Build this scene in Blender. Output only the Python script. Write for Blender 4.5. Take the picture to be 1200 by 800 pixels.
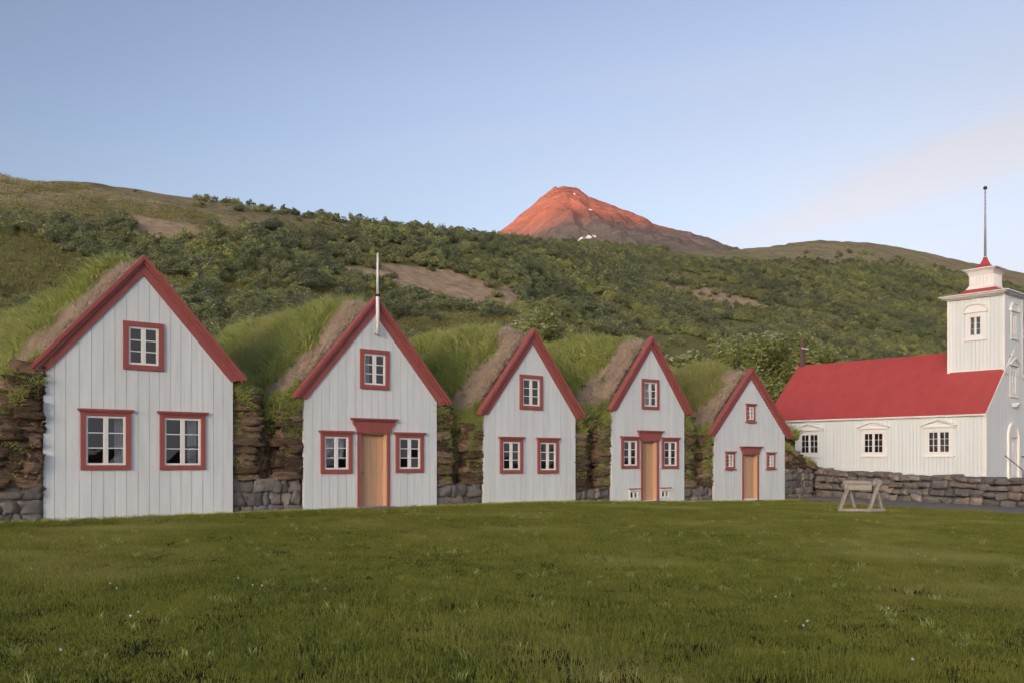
import bpy, bmesh, math, random
import numpy as np
from mathutils import Vector, Matrix, Euler

R = math.radians
random.seed(7)
rng = np.random.default_rng(11)
sc = bpy.context.scene
for o in list(bpy.data.objects):
    bpy.data.objects.remove(o)
COL = sc.collection

# ------------------------------------------------------------------ camera, sky, sun, exposure
CAM_Z = 1.6
F = 1040.0                      # focal length in 1200-px units
cam_d = bpy.data.cameras.new('camera')
cam_d.sensor_width = 36.0
cam_d.lens = 36.0 * F / 1200.0
cam_d.shift_y = 137.5 / 1200.0  # level camera, rising front
cam_d.clip_start = 0.1
cam_d.clip_end = 30000
cam = bpy.data.objects.new('camera', cam_d)
COL.objects.link(cam)
cam.location = (0, 0, CAM_Z)
cam.rotation_euler = (R(90), 0, 0)
sc.camera = cam

SUN_EL, SUN_ROT = R(4.5), R(204)
to_sun = Vector((math.sin(SUN_ROT) * math.cos(SUN_EL), math.cos(SUN_ROT) * math.cos(SUN_EL), math.sin(SUN_EL)))
world = bpy.data.worlds.new('World')
sc.world = world
world.use_nodes = True
wn, wl = world.node_tree.nodes, world.node_tree.links
wn.clear()
w_out = wn.new('ShaderNodeOutputWorld')
w_bg = wn.new('ShaderNodeBackground')
w_sky = wn.new('ShaderNodeTexSky')
w_sky.sky_type = 'NISHITA'
w_sky.sun_disc = False
w_sky.sun_elevation = SUN_EL
w_sky.sun_rotation = SUN_ROT
w_sky.altitude = 0
w_sky.air_density = 1.0
w_sky.dust_density = 3.0
w_sky.ozone_density = 3.0
w_gam = wn.new('ShaderNodeGamma')
w_gam.inputs['Gamma'].default_value = 1.60
w_hsv = wn.new('ShaderNodeHueSaturation')
w_hsv.inputs['Saturation'].default_value = 0.63
w_tint = wn.new('ShaderNodeMix')            # white balance of the whole sky
w_tint.data_type = 'RGBA'; w_tint.blend_type = 'MULTIPLY'
w_tint.inputs['Factor'].default_value = 1.0
w_tint.inputs['B'].default_value = (1.05, 0.99, 0.90, 1)
w_bg.inputs['Strength'].default_value = 0.15
wl.new(w_sky.outputs[0], w_gam.inputs['Color'])
wl.new(w_gam.outputs[0], w_hsv.inputs['Color'])
wl.new(w_hsv.outputs[0], w_tint.inputs['A'])
# thin cirrostratus veil that thickens towards the east (right) and the horizon, with faint streaks
w_tc = wn.new('ShaderNodeTexCoord')
w_sep = wn.new('ShaderNodeSeparateXYZ')
wl.new(w_tc.outputs['Generated'], w_sep.inputs[0])
w_map = wn.new('ShaderNodeMapping')
w_map.inputs['Rotation'].default_value = (0, R(-19), 0)
w_map.inputs['Scale'].default_value = (0.8, 0.8, 9.0)
w_no = wn.new('ShaderNodeTexNoise')
w_no.inputs['Scale'].default_value = 1.6
w_no.inputs['Detail'].default_value = 4
w_no.inputs['Roughness'].default_value = 0.5
wl.new(w_tc.outputs['Generated'], w_map.inputs['Vector'])
wl.new(w_map.outputs[0], w_no.inputs['Vector'])
def w_math(op, a, b):
    m = wn.new('ShaderNodeMath'); m.operation = op
    for k, q in enumerate((a, b)):
        if hasattr(q, 'is_output'): wl.new(q, m.inputs[k])
        else: m.inputs[k].default_value = q
    return m.outputs[0]
w_s = w_math('SUBTRACT', w_sep.outputs['Z'], w_math('MULTIPLY', w_sep.outputs['X'], 0.36))
w_s = w_math('ADD', w_s, w_math('MULTIPLY', w_math('SUBTRACT', w_no.outputs['Fac'], 0.5), 0.30))
w_cr = wn.new('ShaderNodeMapRange')
w_cr.interpolation_type = 'SMOOTHSTEP'
w_cr.inputs['From Min'].default_value = 0.56
w_cr.inputs['From Max'].default_value = -0.10
w_cr.inputs['To Max'].default_value = 0.92
wl.new(w_s, w_cr.inputs['Value'])
w_st = w_math('SUBTRACT', w_math('SUBTRACT', w_sep.outputs['Z'], w_math('MULTIPLY', w_sep.outputs['X'], 0.264)), 0.176)
w_st = w_math('ADD', w_st, w_math('MULTIPLY', w_math('SUBTRACT', w_no.outputs['Fac'], 0.5), 0.05))
w_st = w_math('POWER', 2.718, w_math('MULTIPLY', w_math('MULTIPLY', w_st, w_st), -2200.0))     # one long cirrus streak rising to the right
w_sm = wn.new('ShaderNodeMapRange'); w_sm.interpolation_type = 'SMOOTHSTEP'
w_sm.inputs['From Min'].default_value = 0.16; w_sm.inputs['From Max'].default_value = 0.42; w_sm.inputs['To Max'].default_value = 0.75
wl.new(w_sep.outputs['X'], w_sm.inputs['Value'])
w_st = w_math('MULTIPLY', w_st, w_sm.outputs[0])
w_fac = w_math('MINIMUM', w_math('ADD', w_cr.outputs[0], w_st), 1.0)
w_bw = wn.new('ShaderNodeRGBToBW')            # the veil is grey-white and only adds light: the glow round the low sun stays
wl.new(w_tint.outputs['Result'], w_bw.inputs[0])
w_veil = wn.new('ShaderNodeMix')
w_veil.data_type = 'RGBA'; w_veil.blend_type = 'LIGHTEN'
w_veil.inputs['Factor'].default_value = 1.0
w_veil.inputs['B'].default_value = (1.78, 1.79, 2.0, 1)
w_bt = wn.new('ShaderNodeMix'); w_bt.data_type = 'RGBA'; w_bt.blend_type = 'MULTIPLY'; w_bt.inputs['Factor'].default_value = 1.0
w_bt.inputs['B'].default_value = (0.955, 0.97, 1.09, 1)
wl.new(w_bw.outputs[0], w_bt.inputs['A']); wl.new(w_bt.outputs['Result'], w_veil.inputs['A'])
w_mix = wn.new('ShaderNodeMix')
w_mix.data_type = 'RGBA'
wl.new(w_fac, w_mix.inputs['Factor'])
wl.new(w_tint.outputs['Result'], w_mix.inputs['A'])
wl.new(w_veil.outputs['Result'], w_mix.inputs['B'])
wl.new(w_mix.outputs['Result'], w_bg.inputs['Color'])
wl.new(w_bg.outputs[0], w_out.inputs['Surface'])

sun_d = bpy.data.lights.new('sun', 'SUN')
sun_d.energy = 3.2
sun_d.angle = R(0.25)
sun_d.color = (1.0, 0.26, 0.14)
sun = bpy.data.objects.new('sun', sun_d)
COL.objects.link(sun)
sun.rotation_euler = to_sun.to_track_quat('Z', 'Y').to_euler()
sun.location = (-60, -40, 60)

sc.view_settings.view_transform = 'Standard'
sc.view_settings.look = 'None'
sc.view_settings.gamma = 1.0
sc.view_settings.exposure = 1.25
sc.view_settings.use_curve_mapping = False
sc.cycles.max_bounces = 6
sc.cycles.diffuse_bounces = 3
sc.cycles.transparent_max_bounces = 8

# ------------------------------------------------------------------ noise
_T = np.random.default_rng(5).random((256, 256))
def vnoise(x, y, s=0):
    x = np.asarray(x, float) + s * 17.31
    y = np.asarray(y, float) + s * 9.77
    xi = np.floor(x).astype(int); yi = np.floor(y).astype(int)
    fx = x - xi; fy = y - yi
    fx = fx * fx * (3 - 2 * fx); fy = fy * fy * (3 - 2 * fy)
    a = _T[xi & 255, yi & 255]; b = _T[(xi + 1) & 255, yi & 255]
    c = _T[xi & 255, (yi + 1) & 255]; d = _T[(xi + 1) & 255, (yi + 1) & 255]
    return (a * (1 - fx) + b * fx) * (1 - fy) + (c * (1 - fx) + d * fx) * fy
def fbm(x, y, o=4, s=0):
    t = 0; a = 0.5; n = 0
    for i in range(o):
        t = t + a * vnoise(x, y, s + i * 3); n += a
        x = np.asarray(x) * 2.03; y = np.asarray(y) * 2.03; a *= 0.5
    return t / n
def sst(a, b, x):
    t = np.clip((np.asarray(x, float) - a) / (b - a), 0, 1)
    return t * t * (3 - 2 * t)

# ------------------------------------------------------------------ mesh helpers
class MB:
    def __init__(s):
        s.v = []; s.f = []; s.m = []
    def hexa(s, p, mi=0):
        b = len(s.v); s.v += [tuple(q) for q in p]
        for f in ((0, 3, 2, 1), (4, 5, 6, 7), (0, 1, 5, 4), (1, 2, 6, 5), (2, 3, 7, 6), (3, 0, 4, 7)):
            s.f.append(tuple(b + i for i in f)); s.m.append(mi)
    def box(s, x0, x1, y0, y1, z0, z1, M=None, mi=0):
        p = [(x0, y0, z0), (x1, y0, z0), (x1, y1, z0), (x0, y1, z0), (x0, y0, z1), (x1, y0, z1), (x1, y1, z1), (x0, y1, z1)]
        if M: p = [M(*q) for q in p]
        s.hexa(p, mi)
    def prism(s, poly, d0, d1, M):
        """poly: list of (a,z); extruded in depth d0..d1 by mapping M(a,d,z)"""
        b = len(s.v); n = len(poly)
        s.v += [M(a, d0, z) for a, z in poly] + [M(a, d1, z) for a, z in poly]
        s.f.append(tuple(range(b, b + n))); s.f.append(tuple(range(b + 2 * n - 1, b + n - 1, -1)))
        for i in range(n):
            j = (i + 1) % n
            s.f.append((b + i, b + n + i, b + n + j, b + j))
        s.m += [0] * (n + 2)
    def tube(s, p0, p1, r0, r1, n=8, cap=True):
        p0 = Vector(p0); p1 = Vector(p1); ax = (p1 - p0).normalized()
        u = ax.orthogonal().normalized(); w = ax.cross(u); b = len(s.v)
        for p, r in ((p0, r0), (p1, r1)):
            for i in range(n):
                t = 2 * math.pi * i / n
                s.v.append(tuple(p + u * (r * math.cos(t)) + w * (r * math.sin(t))))
        for i in range(n):
            j = (i + 1) % n
            s.f.append((b + i, b + j, b + n + j, b + n + i)); s.m.append(0)
        if cap:
            s.f.append(tuple(b + n + i for i in range(n))); s.f.append(tuple(b + n - 1 - i for i in range(n))); s.m += [0, 0]
    def beam(s, p0, p1, wd, hg):
        p0 = Vector(p0); p1 = Vector(p1); ax = (p1 - p0).normalized()
        up = Vector((0, 0, 1)) if abs(ax.z) < 0.95 else Vector((0, 1, 0))
        u = ax.cross(up).normalized() * wd / 2; w = u.cross(ax).normalized() * hg / 2
        s.hexa([p0 - u - w, p0 + u - w, p0 + u + w, p0 - u + w, p1 - u - w, p1 + u - w, p1 + u + w, p1 - u + w])
    def mesh(s, name, fix=True):
        me = bpy.data.meshes.new(name)
        me.from_pydata(s.v, [], s.f)
        if fix:
            bm = bmesh.new(); bm.from_mesh(me)
            bmesh.ops.recalc_face_normals(bm, faces=bm.faces)
            bm.to_mesh(me); bm.free()
        return me
    def build(s, name, mat, parent=None, loc=None, smooth=False, fix=True, bevel=0.0):
        me = s.mesh(name, fix)
        return link(name, me, mat, parent, loc, smooth, bevel)

def link(name, me, mat, parent=None, loc=None, smooth=False, bevel=0.0):
    if mat is not None and len(me.materials) == 0:
        me.materials.append(mat)
    if smooth:
        me.polygons.foreach_set('use_smooth', [True] * len(me.polygons))
    o = bpy.data.objects.new(name, me)
    COL.objects.link(o)
    if parent: o.parent = parent
    if loc is not None: o.location = loc
    if bevel:
        md = o.modifiers.new('bevel', 'BEVEL'); md.width = bevel; md.segments = 2; md.limit_method = 'ANGLE'
    return o

def np_mesh(name, v, f):
    """fast mesh from arrays (all faces same size)"""
    v = np.asarray(v, np.float32); f = np.asarray(f, np.int32)
    me = bpy.data.meshes.new(name)
    n, k = f.shape
    me.vertices.add(len(v)); me.vertices.foreach_set('co', v.ravel())
    me.loops.add(n * k); me.loops.foreach_set('vertex_index', f.ravel())
    me.polygons.add(n); me.polygons.foreach_set('loop_start', np.arange(0, n * k, k, dtype=np.int32))
    me.update(calc_edges=True); me.validate()
    return me

def fattr(me, name, vals):
    a = me.attributes.new(name, 'FLOAT', 'POINT'); a.data.foreach_set('value', np.asarray(vals, np.float32))

def empty(name, loc, rz=0):
    o = bpy.data.objects.new(name, None); o.empty_display_size = 0.3
    COL.objects.link(o); o.location = loc; o.rotation_euler = (0, 0, rz)
    return o
def tag(o, label, cat, group=None):
    o['label'] = label; o['category'] = cat
    if group: o['group'] = group
    return o
def struct(o):
    o['kind'] = 'structure'; return o

# ------------------------------------------------------------------ materials
class NT:
    def __init__(s, name):
        s.mat = bpy.data.materials.new(name); s.mat.use_nodes = True
        s.t = s.mat.node_tree; s.n = s.t.nodes
        s.b = s.n['Principled BSDF']; s.out = s.n['Material Output']
        s.b.inputs['Specular IOR Level'].default_value = 0.3
    def new(s, ty, **kw):
        nd = s.n.new(ty)
        for k, v in kw.items():
            if k in nd.inputs: nd.inputs[k].default_value = v
            else: setattr(nd, k, v)
        return nd
    def l(s, a, b): s.t.links.new(a, b)
    def coord(s, kind, scale=(1, 1, 1)):
        tc = s.new('ShaderNodeTexCoord') if kind != 'World' else s.new('ShaderNodeNewGeometry')
        src = tc.outputs['Position'] if kind == 'World' else tc.outputs[kind]
        mp = s.new('ShaderNodeMapping'); mp.inputs['Scale'].default_value = scale
        s.l(src, mp.inputs[0]); return mp.outputs[0]
    def noise(s, vec, scale, detail=4, rough=0.6):
        nd = s.new('ShaderNodeTexNoise', Scale=scale, Detail=detail, Roughness=rough)
        s.l(vec, nd.inputs['Vector']); return nd.outputs['Fac']
    def ramp(s, fac, stops):
        r = s.new('ShaderNodeValToRGB'); e = r.color_ramp.elements
        while len(e) > 1: e.remove(e[-1])
        e[0].position = stops[0][0]; e[0].color = (*stops[0][1], 1)
        for p, c in stops[1:]:
            q = e.new(p); q.color = (*c, 1)
        s.l(fac, r.inputs[0]); return r.outputs[0]
    def mix(s, fac, a, b, mode='MIX'):
        m = s.new('ShaderNodeMix', data_type='RGBA', blend_type=mode)
        for i, v in (('Factor', fac), ('A', a), ('B', b)):
            if hasattr(v, 'is_output'): s.l(v, m.inputs[i])
            elif i == 'Factor': m.inputs[i].default_value = v
            else: m.inputs[i].default_value = (*v, 1)
        return m.outputs['Result']
    def mrange(s, v, a, b, c=0.0, d=1.0):
        m = s.new('ShaderNodeMapRange'); s.l(v, m.inputs[0])
        for i, q in zip((1, 2, 3, 4), (a, b, c, d)): m.inputs[i].default_value = q
        return m.outputs[0]
    def attr(s, name):
        a = s.new('ShaderNodeAttribute', attribute_name=name); return a.outputs['Fac']
    def rand(s): return s.new('ShaderNodeObjectInfo').outputs['Random']
    def island(s): return s.new('ShaderNodeNewGeometry').outputs['Random Per Island']
    def bump(s, h, strength, dist=0.02):
        b = s.new('ShaderNodeBump', Strength=strength, Distance=dist); s.l(h, b.inputs['Height'])
        s.l(b.outputs[0], s.b.inputs['Normal'])
    def col(s, c, rough=0.7):
        s.l(c, s.b.inputs['Base Color']); s.b.inputs['Roughness'].default_value = rough
    def math(s, op, a, b=None):
        m = s.new('ShaderNodeMath', operation=op)
        for i, v in enumerate((a, b)):
            if v is None: continue
            if hasattr(v, 'is_output'): s.l(v, m.inputs[i])
            else: m.inputs[i].default_value = v
        return m.outputs[0]

def paint(name, c, rough=0.5, vary=0.06, grime=0.12, streak=(6, 6, 0.6), flake=None):
    t = NT(name)
    w = t.coord('World', streak)
    n1 = t.noise(w, 1.6, 5)
    n2 = t.noise(t.coord('World'), 9.0, 5)
    dark = tuple(x * (1 - grime) for x in c)
    base = t.mix(t.mrange(n1, 0.35, 0.75), c, dark)
    rv = t.mrange(t.rand(), 0, 1, 1 - vary, 1 + vary * 0.3)
    base = t.mix(1.0, base, t.mix(rv, (0, 0, 0), (1, 1, 1)), 'MULTIPLY')
    base = t.mix(t.mrange(n2, 0.55, 0.8, 0, 0.15), base, tuple(x * 0.75 for x in c))
    if flake:
        n3 = t.noise(t.coord('World', (9, 9, 2.2)), 3.2, 6, 0.7)
        base = t.mix(t.mrange(n3, 0.68, 0.71), base, flake)
    t.col(base, rough)
    t.bump(t.noise(t.coord('World', (40, 40, 3)), 2.0, 4), 0.15, 0.004)
    return t.mat

M_ = {}
M_['white'] = paint('pale_grey_house_paint', (0.78, 0.82, 0.825), 0.55, 0.07, 0.13, flake=(0.50, 0.49, 0.47))
M_['church'] = paint('white_church_paint', (0.785, 0.825, 0.82), 0.5, 0.04, 0.06)
M_['trim'] = paint('white_trim_paint', (0.86, 0.85, 0.82), 0.45, 0.02, 0.06)
M_['red'] = paint('dark_red_paint', (0.37, 0.105, 0.095), 0.5, 0.05, 0.18)
M_['roofred'] = paint('red_sheet_roof', (0.51, 0.082, 0.077), 0.5, 0.02, 0.16, streak=(0.9, 0.9, 0.25))
M_['joint'] = paint('grey_joint_paint', (0.62, 0.63, 0.63), 0.8)
M_['dark'] = paint('dark_timber', (0.035, 0.03, 0.028), 0.8, 0.05, 0.2)
M_['inside'] = paint('interior_boards', (0.10, 0.075, 0.055), 0.8)
M_['iron'] = paint('dark_iron', (0.06, 0.06, 0.065), 0.5)
M_['postbrown'] = paint('brown_post', (0.13, 0.085, 0.07), 0.7)
def wood(name, c1, c2, rough=0.6, sc_=(14, 14, 0.8)):
    t = NT(name); n = t.noise(t.coord('World', sc_), 3.0, 6, 0.65)
    c = t.ramp(n, [(0.3, c2), (0.7, c1)])
    rv = t.mrange(t.rand(), 0, 1, 0.82, 1.05)
    c = t.mix(1.0, c, t.mix(rv, (0, 0, 0), (1, 1, 1)), 'MULTIPLY')
    t.col(c, rough); t.bump(n, 0.25, 0.006); return t.mat
M_['door'] = wood('oiled_door_wood', (0.67, 0.43, 0.275), (0.57, 0.355, 0.215))
M_['grey_wood'] = wood('weathered_grey_wood', (0.43, 0.39, 0.345), (0.26, 0.23, 0.20), 0.85, (5, 5, 9))

def glass():
    t = NT('window_glass'); t.n.remove(t.b)
    tr = t.new('ShaderNodeBsdfTransparent'); tr.inputs[0].default_value = (0.72, 0.75, 0.78, 1)
    gl = t.new('ShaderNodeBsdfGlossy'); gl.inputs['Roughness'].default_value = 0.03
    nz = t.noise(t.coord('World'), 2.3, 2)
    bp = t.new('ShaderNodeBump', Strength=0.12, Distance=0.02); t.l(nz, bp.inputs['Height']); t.l(bp.outputs[0], gl.inputs['Normal'])
    lw = t.new('ShaderNodeLayerWeight', Blend=0.5)
    fac = t.math('ADD', t.math('MULTIPLY', t.math('POWER', lw.outputs['Facing'], 4.0), 0.8), 0.11)
    mx = t.new('ShaderNodeMixShader')
    t.l(fac, mx.inputs[0]); t.l(tr.outputs[0], mx.inputs[1]); t.l(gl.outputs[0], mx.inputs[2]); t.l(mx.outputs[0], t.out.inputs[0])
    return t.mat
M_['glass'] = glass()
def simple(name, c, rough=0.8):
    t = NT(name); n = t.noise(t.coord('World'), 12, 3)
    t.col(t.mix(t.mrange(n, 0.3, 0.7, 0, 0.35), c, tuple(x * 0.7 for x in c)), rough); return t.mat
M_['cloth'] = simple('curtain_cloth', (0.62, 0.62, 0.64))
M_['snow'] = simple('old_snow', (0.75, 0.74, 0.76))

def stone():
    t = NT('basalt_stone'); w = t.coord('World')
    n = t.noise(w, 7, 6, 0.65); n2 = t.noise(w, 40, 3)
    base = t.ramp(t.rand(), [(0.0, (0.15, 0.145, 0.14)), (0.35, (0.22, 0.205, 0.19)), (0.6, (0.26, 0.23, 0.205)), (0.78, (0.19, 0.185, 0.185)), (0.92, (0.33, 0.25, 0.195)), (1.0, (0.37, 0.345, 0.31))])
    c = t.mix(t.mrange(n, 0.35, 0.7), base, t.mix(1.0, base, (0.62, 0.6, 0.58), 'MULTIPLY'))
    c = t.mix(t.mrange(t.noise(w, 4, 5, 0.7), 0.66, 0.74, 0, 0.55), c, (0.30, 0.29, 0.26))
    t.col(c, 0.9); t.bump(t.math('ADD', n, t.math('MULTIPLY', n2, 0.4)), 0.7, 0.04); return t.mat
M_['stone'] = stone()
def turf():
    t = NT('stacked_turf'); w = t.coord('World', (1, 1, 9)); w2 = t.coord('World')
    n = t.noise(w, 5, 6, 0.7); n2 = t.noise(w2, 22, 4)
    base = t.ramp(t.rand(), [(0.0, (0.12, 0.08, 0.055)), (0.4, (0.20, 0.135, 0.09)), (0.7, (0.32, 0.22, 0.15)), (1.0, (0.44, 0.32, 0.225))])
    c = t.mix(t.mrange(n, 0.3, 0.7), base, t.mix(1.0, base, (0.5, 0.46, 0.42), 'MULTIPLY'))
    c = t.mix(t.mrange(n2, 0.62, 0.72, 0, 0.5), c, (0.06, 0.065, 0.02))
    t.col(c, 0.95); t.bump(t.math('ADD', n, n2), 1.0, 0.05); return t.mat
M_['turf'] = turf()
def roofsoil():
    t = NT('turf_roof_soil'); w = t.coord('World'); n = t.noise(w, 4, 6, 0.7); n2 = t.noise(w, 30, 4)
    dry = t.attr('dry')
    g = t.ramp(n, [(0.3, (0.045, 0.055, 0.018)), (0.7, (0.085, 0.10, 0.03))])
    d = t.ramp(n2, [(0.3, (0.26, 0.195, 0.145)), (0.7, (0.52, 0.42, 0.33))])
    t.col(t.mix(t.mrange(dry, 0.3, 0.7), g, d), 0.95); t.bump(t.math('ADD', n, n2), 1.0, 0.06); return t.mat
M_['roofsoil'] = roofsoil()

def blade(name, dark, light, tip, big=0.35, transl=0.25, patch=None):
    t = NT(name); w = t.coord('World')
    n = t.noise(w, big, 5, 0.65); n2 = t.noise(w, 2.5, 3)
    f = t.math('ADD', t.math('MULTIPLY', n, 0.5), t.math('MULTIPLY', n2, 0.5))
    c = t.mix(t.mrange(f, 0.40, 0.60), dark, light)
    isl = t.island()
    c = t.mix(t.mrange(isl, 0.45, 1.0, 0, 0.85), c, tip)
    c = t.mix(t.mrange(isl, 0.0, 0.3, 0.55, 0.0), c, tuple(q * 0.5 for q in dark))
    if patch:
        n3 = t.noise(w, 0.22, 4, 0.6)
        c = t.mix(t.mrange(n3, 0.52, 0.66, 0, 0.75), c, patch)
    t.col(c, 0.65); t.b.inputs['Specular IOR Level'].default_value = 0.12
    tr = t.new('ShaderNodeBsdfTranslucent'); t.l(c, tr.inputs[0])
    mx = t.new('ShaderNodeMixShader'); mx.inputs[0].default_value = transl
    t.l(t.b.outputs[0], mx.inputs[1]); t.l(tr.outputs[0], mx.inputs[2]); t.l(mx.outputs[0], t.out.inputs[0])
    return t.mat
def x2(*cs): return tuple(tuple(min(v * 1.9, .8) for v in c) for c in cs)
M_['lawn'] = blade('lawn_blades', *x2((0.072, 0.094, 0.012), (0.155, 0.165, 0.026), (0.24, 0.225, 0.075)), 0.45, transl=.5, patch=(0.43, 0.405, 0.135))
M_['roofgrass'] = blade('roof_grass_blades', *x2((0.12, 0.165, 0.04), (0.25, 0.285, 0.075), (0.35, 0.335, 0.15)), 0.6, transl=.5, patch=(0.54, 0.51, 0.23))
M_['drygrass'] = blade('dry_grass_blades', *x2((0.29, 0.23, 0.175), (0.42, 0.345, 0.275), (0.42, 0.36, 0.29)), 1.2, transl=.4)
M_['hillgrass'] = blade('hill_grass_blades', *x2((0.125, 0.13, 0.048), (0.23, 0.22, 0.085), (0.28, 0.245, 0.12)), 0.12, transl=.5)
M_['heathgrass'] = blade('heath_blades', *x2((0.21, 0.19, 0.10), (0.34, 0.285, 0.17), (0.40, 0.345, 0.225)), 0.2, transl=.45)

def leafmat(name, dark, light, rnd=True, transl=0.25):
    t = NT(name)
    c = t.mix(t.island(), dark, light)
    if rnd:
        rv = t.rand()
        c = t.mix(1.0, c, t.ramp(rv, [(0, (0.68, 0.75, 0.74)), (0.45, (0.95, 0.97, 0.95)), (0.8, (1.15, 1.15, 1.0)), (1, (1.4, 1.36, 1.0))]), 'MULTIPLY')
        nz = t.noise(t.coord('World'), 0.045, 4, 0.65)
        c = t.mix(1.0, c, t.ramp(nz, [(0.32, (0.72, 0.76, 0.80)), (0.5, (1.0, 1.0, 1.0)), (0.68, (1.3, 1.3, 1.0))]), 'MULTIPLY')
    t.col(c, 0.7); t.b.inputs['Specular IOR Level'].default_value = 0.2
    tr = t.new('ShaderNodeBsdfTranslucent'); t.l(c, tr.inputs[0])
    mx = t.new('ShaderNodeMixShader'); mx.inputs[0].default_value = transl
    t.l(t.b.outputs[0], mx.inputs[1]); t.l(tr.outputs[0], mx.inputs[2]); t.l(mx.outputs[0], t.out.inputs[0])
    return t.mat
M_['leaf'] = leafmat('birch_scrub_leaves', (0.25, 0.265, 0.155), (0.50, 0.50, 0.30), transl=.48)
M_['rowan'] = leafmat('rowan_leaves', (0.22, 0.26, 0.085), (0.44, 0.46, 0.16), False, transl=.45)
M_['bark'] = paint('grey_brown_bark', (0.11, 0.09, 0.075), 0.9, 0.1, 0.3)
M_['flower'] = simple('cream_flowers', (0.80, 0.77, 0.58))
M_['dandwhite'] = simple('dandelion_fluff', (0.45, 0.45, 0.43))
M_['dandyellow'] = simple('yellow_petals', (0.62, 0.40, 0.02))
M_['stem'] = simple('green_stem', (0.10, 0.13, 0.04))

def groundmat():
    t = NT('ground_cover'); w = t.coord('World')
    n1 = t.noise(w, 0.05, 5, 0.65); n2 = t.noise(w, 0.5, 5, 0.7); n3 = t.noise(w, 6, 4, 0.7)
    lawn = t.mix(n3, (0.020, 0.022, 0.009), (0.045, 0.042, 0.018))
    f = t.math('ADD', t.math('MULTIPLY', n1, 0.4), t.math('MULTIPLY', n2, 0.6))
    green = t.ramp(f, [(0.34, (0.10, 0.11, 0.04)), (0.5, (0.17, 0.17, 0.065)), (0.66, (0.25, 0.225, 0.11))])
    heath = t.ramp(f, [(0.36, (0.13, 0.13, 0.06)), (0.5, (0.27, 0.225, 0.13)), (0.64, (0.38, 0.30, 0.20))])
    soil = t.ramp(n2, [(0.3, (0.25, 0.185, 0.115)), (0.5, (0.42, 0.30, 0.20)), (0.72, (0.54, 0.41, 0.29))])
    c = t.mix(t.attr('hill'), lawn, green)
    c = t.mix(t.attr('heath'), c, heath)
    sf = t.math('ADD', t.attr('soil'), t.math('MULTIPLY', t.math('SUBTRACT', n3, 0.5), 0.9))
    c = t.mix(t.mrange(sf, 0.30, 0.80), c, soil)
    t.col(c, 1.0); t.b.inputs['Specular IOR Level'].default_value = 0.05; t.bump(t.math('ADD', n2, n3), 0.8, 0.15); return t.mat
M_['ground'] = groundmat()
def gravelmat():
    t = NT('grey_gravel'); w = t.coord('World'); n = t.noise(w, 3, 5); v = t.new('ShaderNodeTexVoronoi', Scale=45.0); t.l(w, v.inputs['Vector'])
    c = t.mix(t.mrange(n, 0.3, 0.7), (0.27, 0.245, 0.235), (0.36, 0.33, 0.315))
    c = t.mix(t.mrange(v.outputs['Distance'], 0, 0.6), t.mix(1, c, (1.2, 1.2, 1.2), 'MULTIPLY'), t.mix(1, c, (0.6, 0.6, 0.6), 'MULTIPLY'))
    t.col(c, 0.95); t.bump(v.outputs['Distance'], 0.6, 0.02); return t.mat
M_['gravel'] = gravelmat()
def rockmat():
    t = NT('rhyolite_rock'); w = t.coord('World', (1, 1, 2.2)); n = t.noise(w, 0.012, 8, 0.68); n2 = t.noise(w, 0.08, 6, 0.7)
    geo = t.new('ShaderNodeNewGeometry'); sx = t.new('ShaderNodeSeparateXYZ'); t.l(geo.outputs['Position'], sx.inputs[0])
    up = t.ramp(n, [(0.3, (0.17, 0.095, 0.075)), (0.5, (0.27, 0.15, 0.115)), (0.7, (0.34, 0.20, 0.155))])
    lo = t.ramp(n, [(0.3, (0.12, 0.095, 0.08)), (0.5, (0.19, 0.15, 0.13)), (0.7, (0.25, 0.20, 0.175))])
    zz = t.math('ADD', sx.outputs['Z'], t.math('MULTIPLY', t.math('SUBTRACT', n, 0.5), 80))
    c = t.mix(t.mrange(zz, 262, 292), lo, up)  # redder above, greyer below: alpenglow and shade mixed into the rock colour
    c = t.mix(t.mrange(n2, 0.5, 0.75, 0, 0.5), c, (0.11, 0.085, 0.075))
    t.col(c, 0.95); t.bump(t.math('ADD', n, n2), 1.0, 6.0); return t.mat
M_['rock'] = rockmat()

# ------------------------------------------------------------------ terrain height
TH = 0.706                                            # direction of the row of gables
D_ = np.array([math.cos(TH), math.sin(TH)]); B_ = np.array([-math.sin(TH), math.cos(TH)])
P0 = np.array([-9.784, 18.5])
def row(u, v): return P0 + D_ * u + B_ * v
WA = np.array([12.75, 39.6]); WB = np.array([17.35, 28.6]); WC = np.array([20.4, 21.2])   # churchyard wall line
_wd = (WB - WA) / np.linalg.norm(WB - WA); _wn = np.array([-_wd[1], _wd[0]])             # normal towards church
if _wn @ (np.array([19, 36]) - WA) < 0: _wn = -_wn
SKX = [0, 100, 180, 250, 330, 420, 500, 580, 660, 750, 850, 900, 960, 1020, 1080, 1120, 1200]
SKY = [207, 215, 227, 237, 249, 260, 269, 278, 285, 292, 293, 289, 281, 284, 294, 304, 320]
_sa = [(x - 600) / F for x in SKX]; _se = [(537.5 - y) / F for y in SKY]
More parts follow.
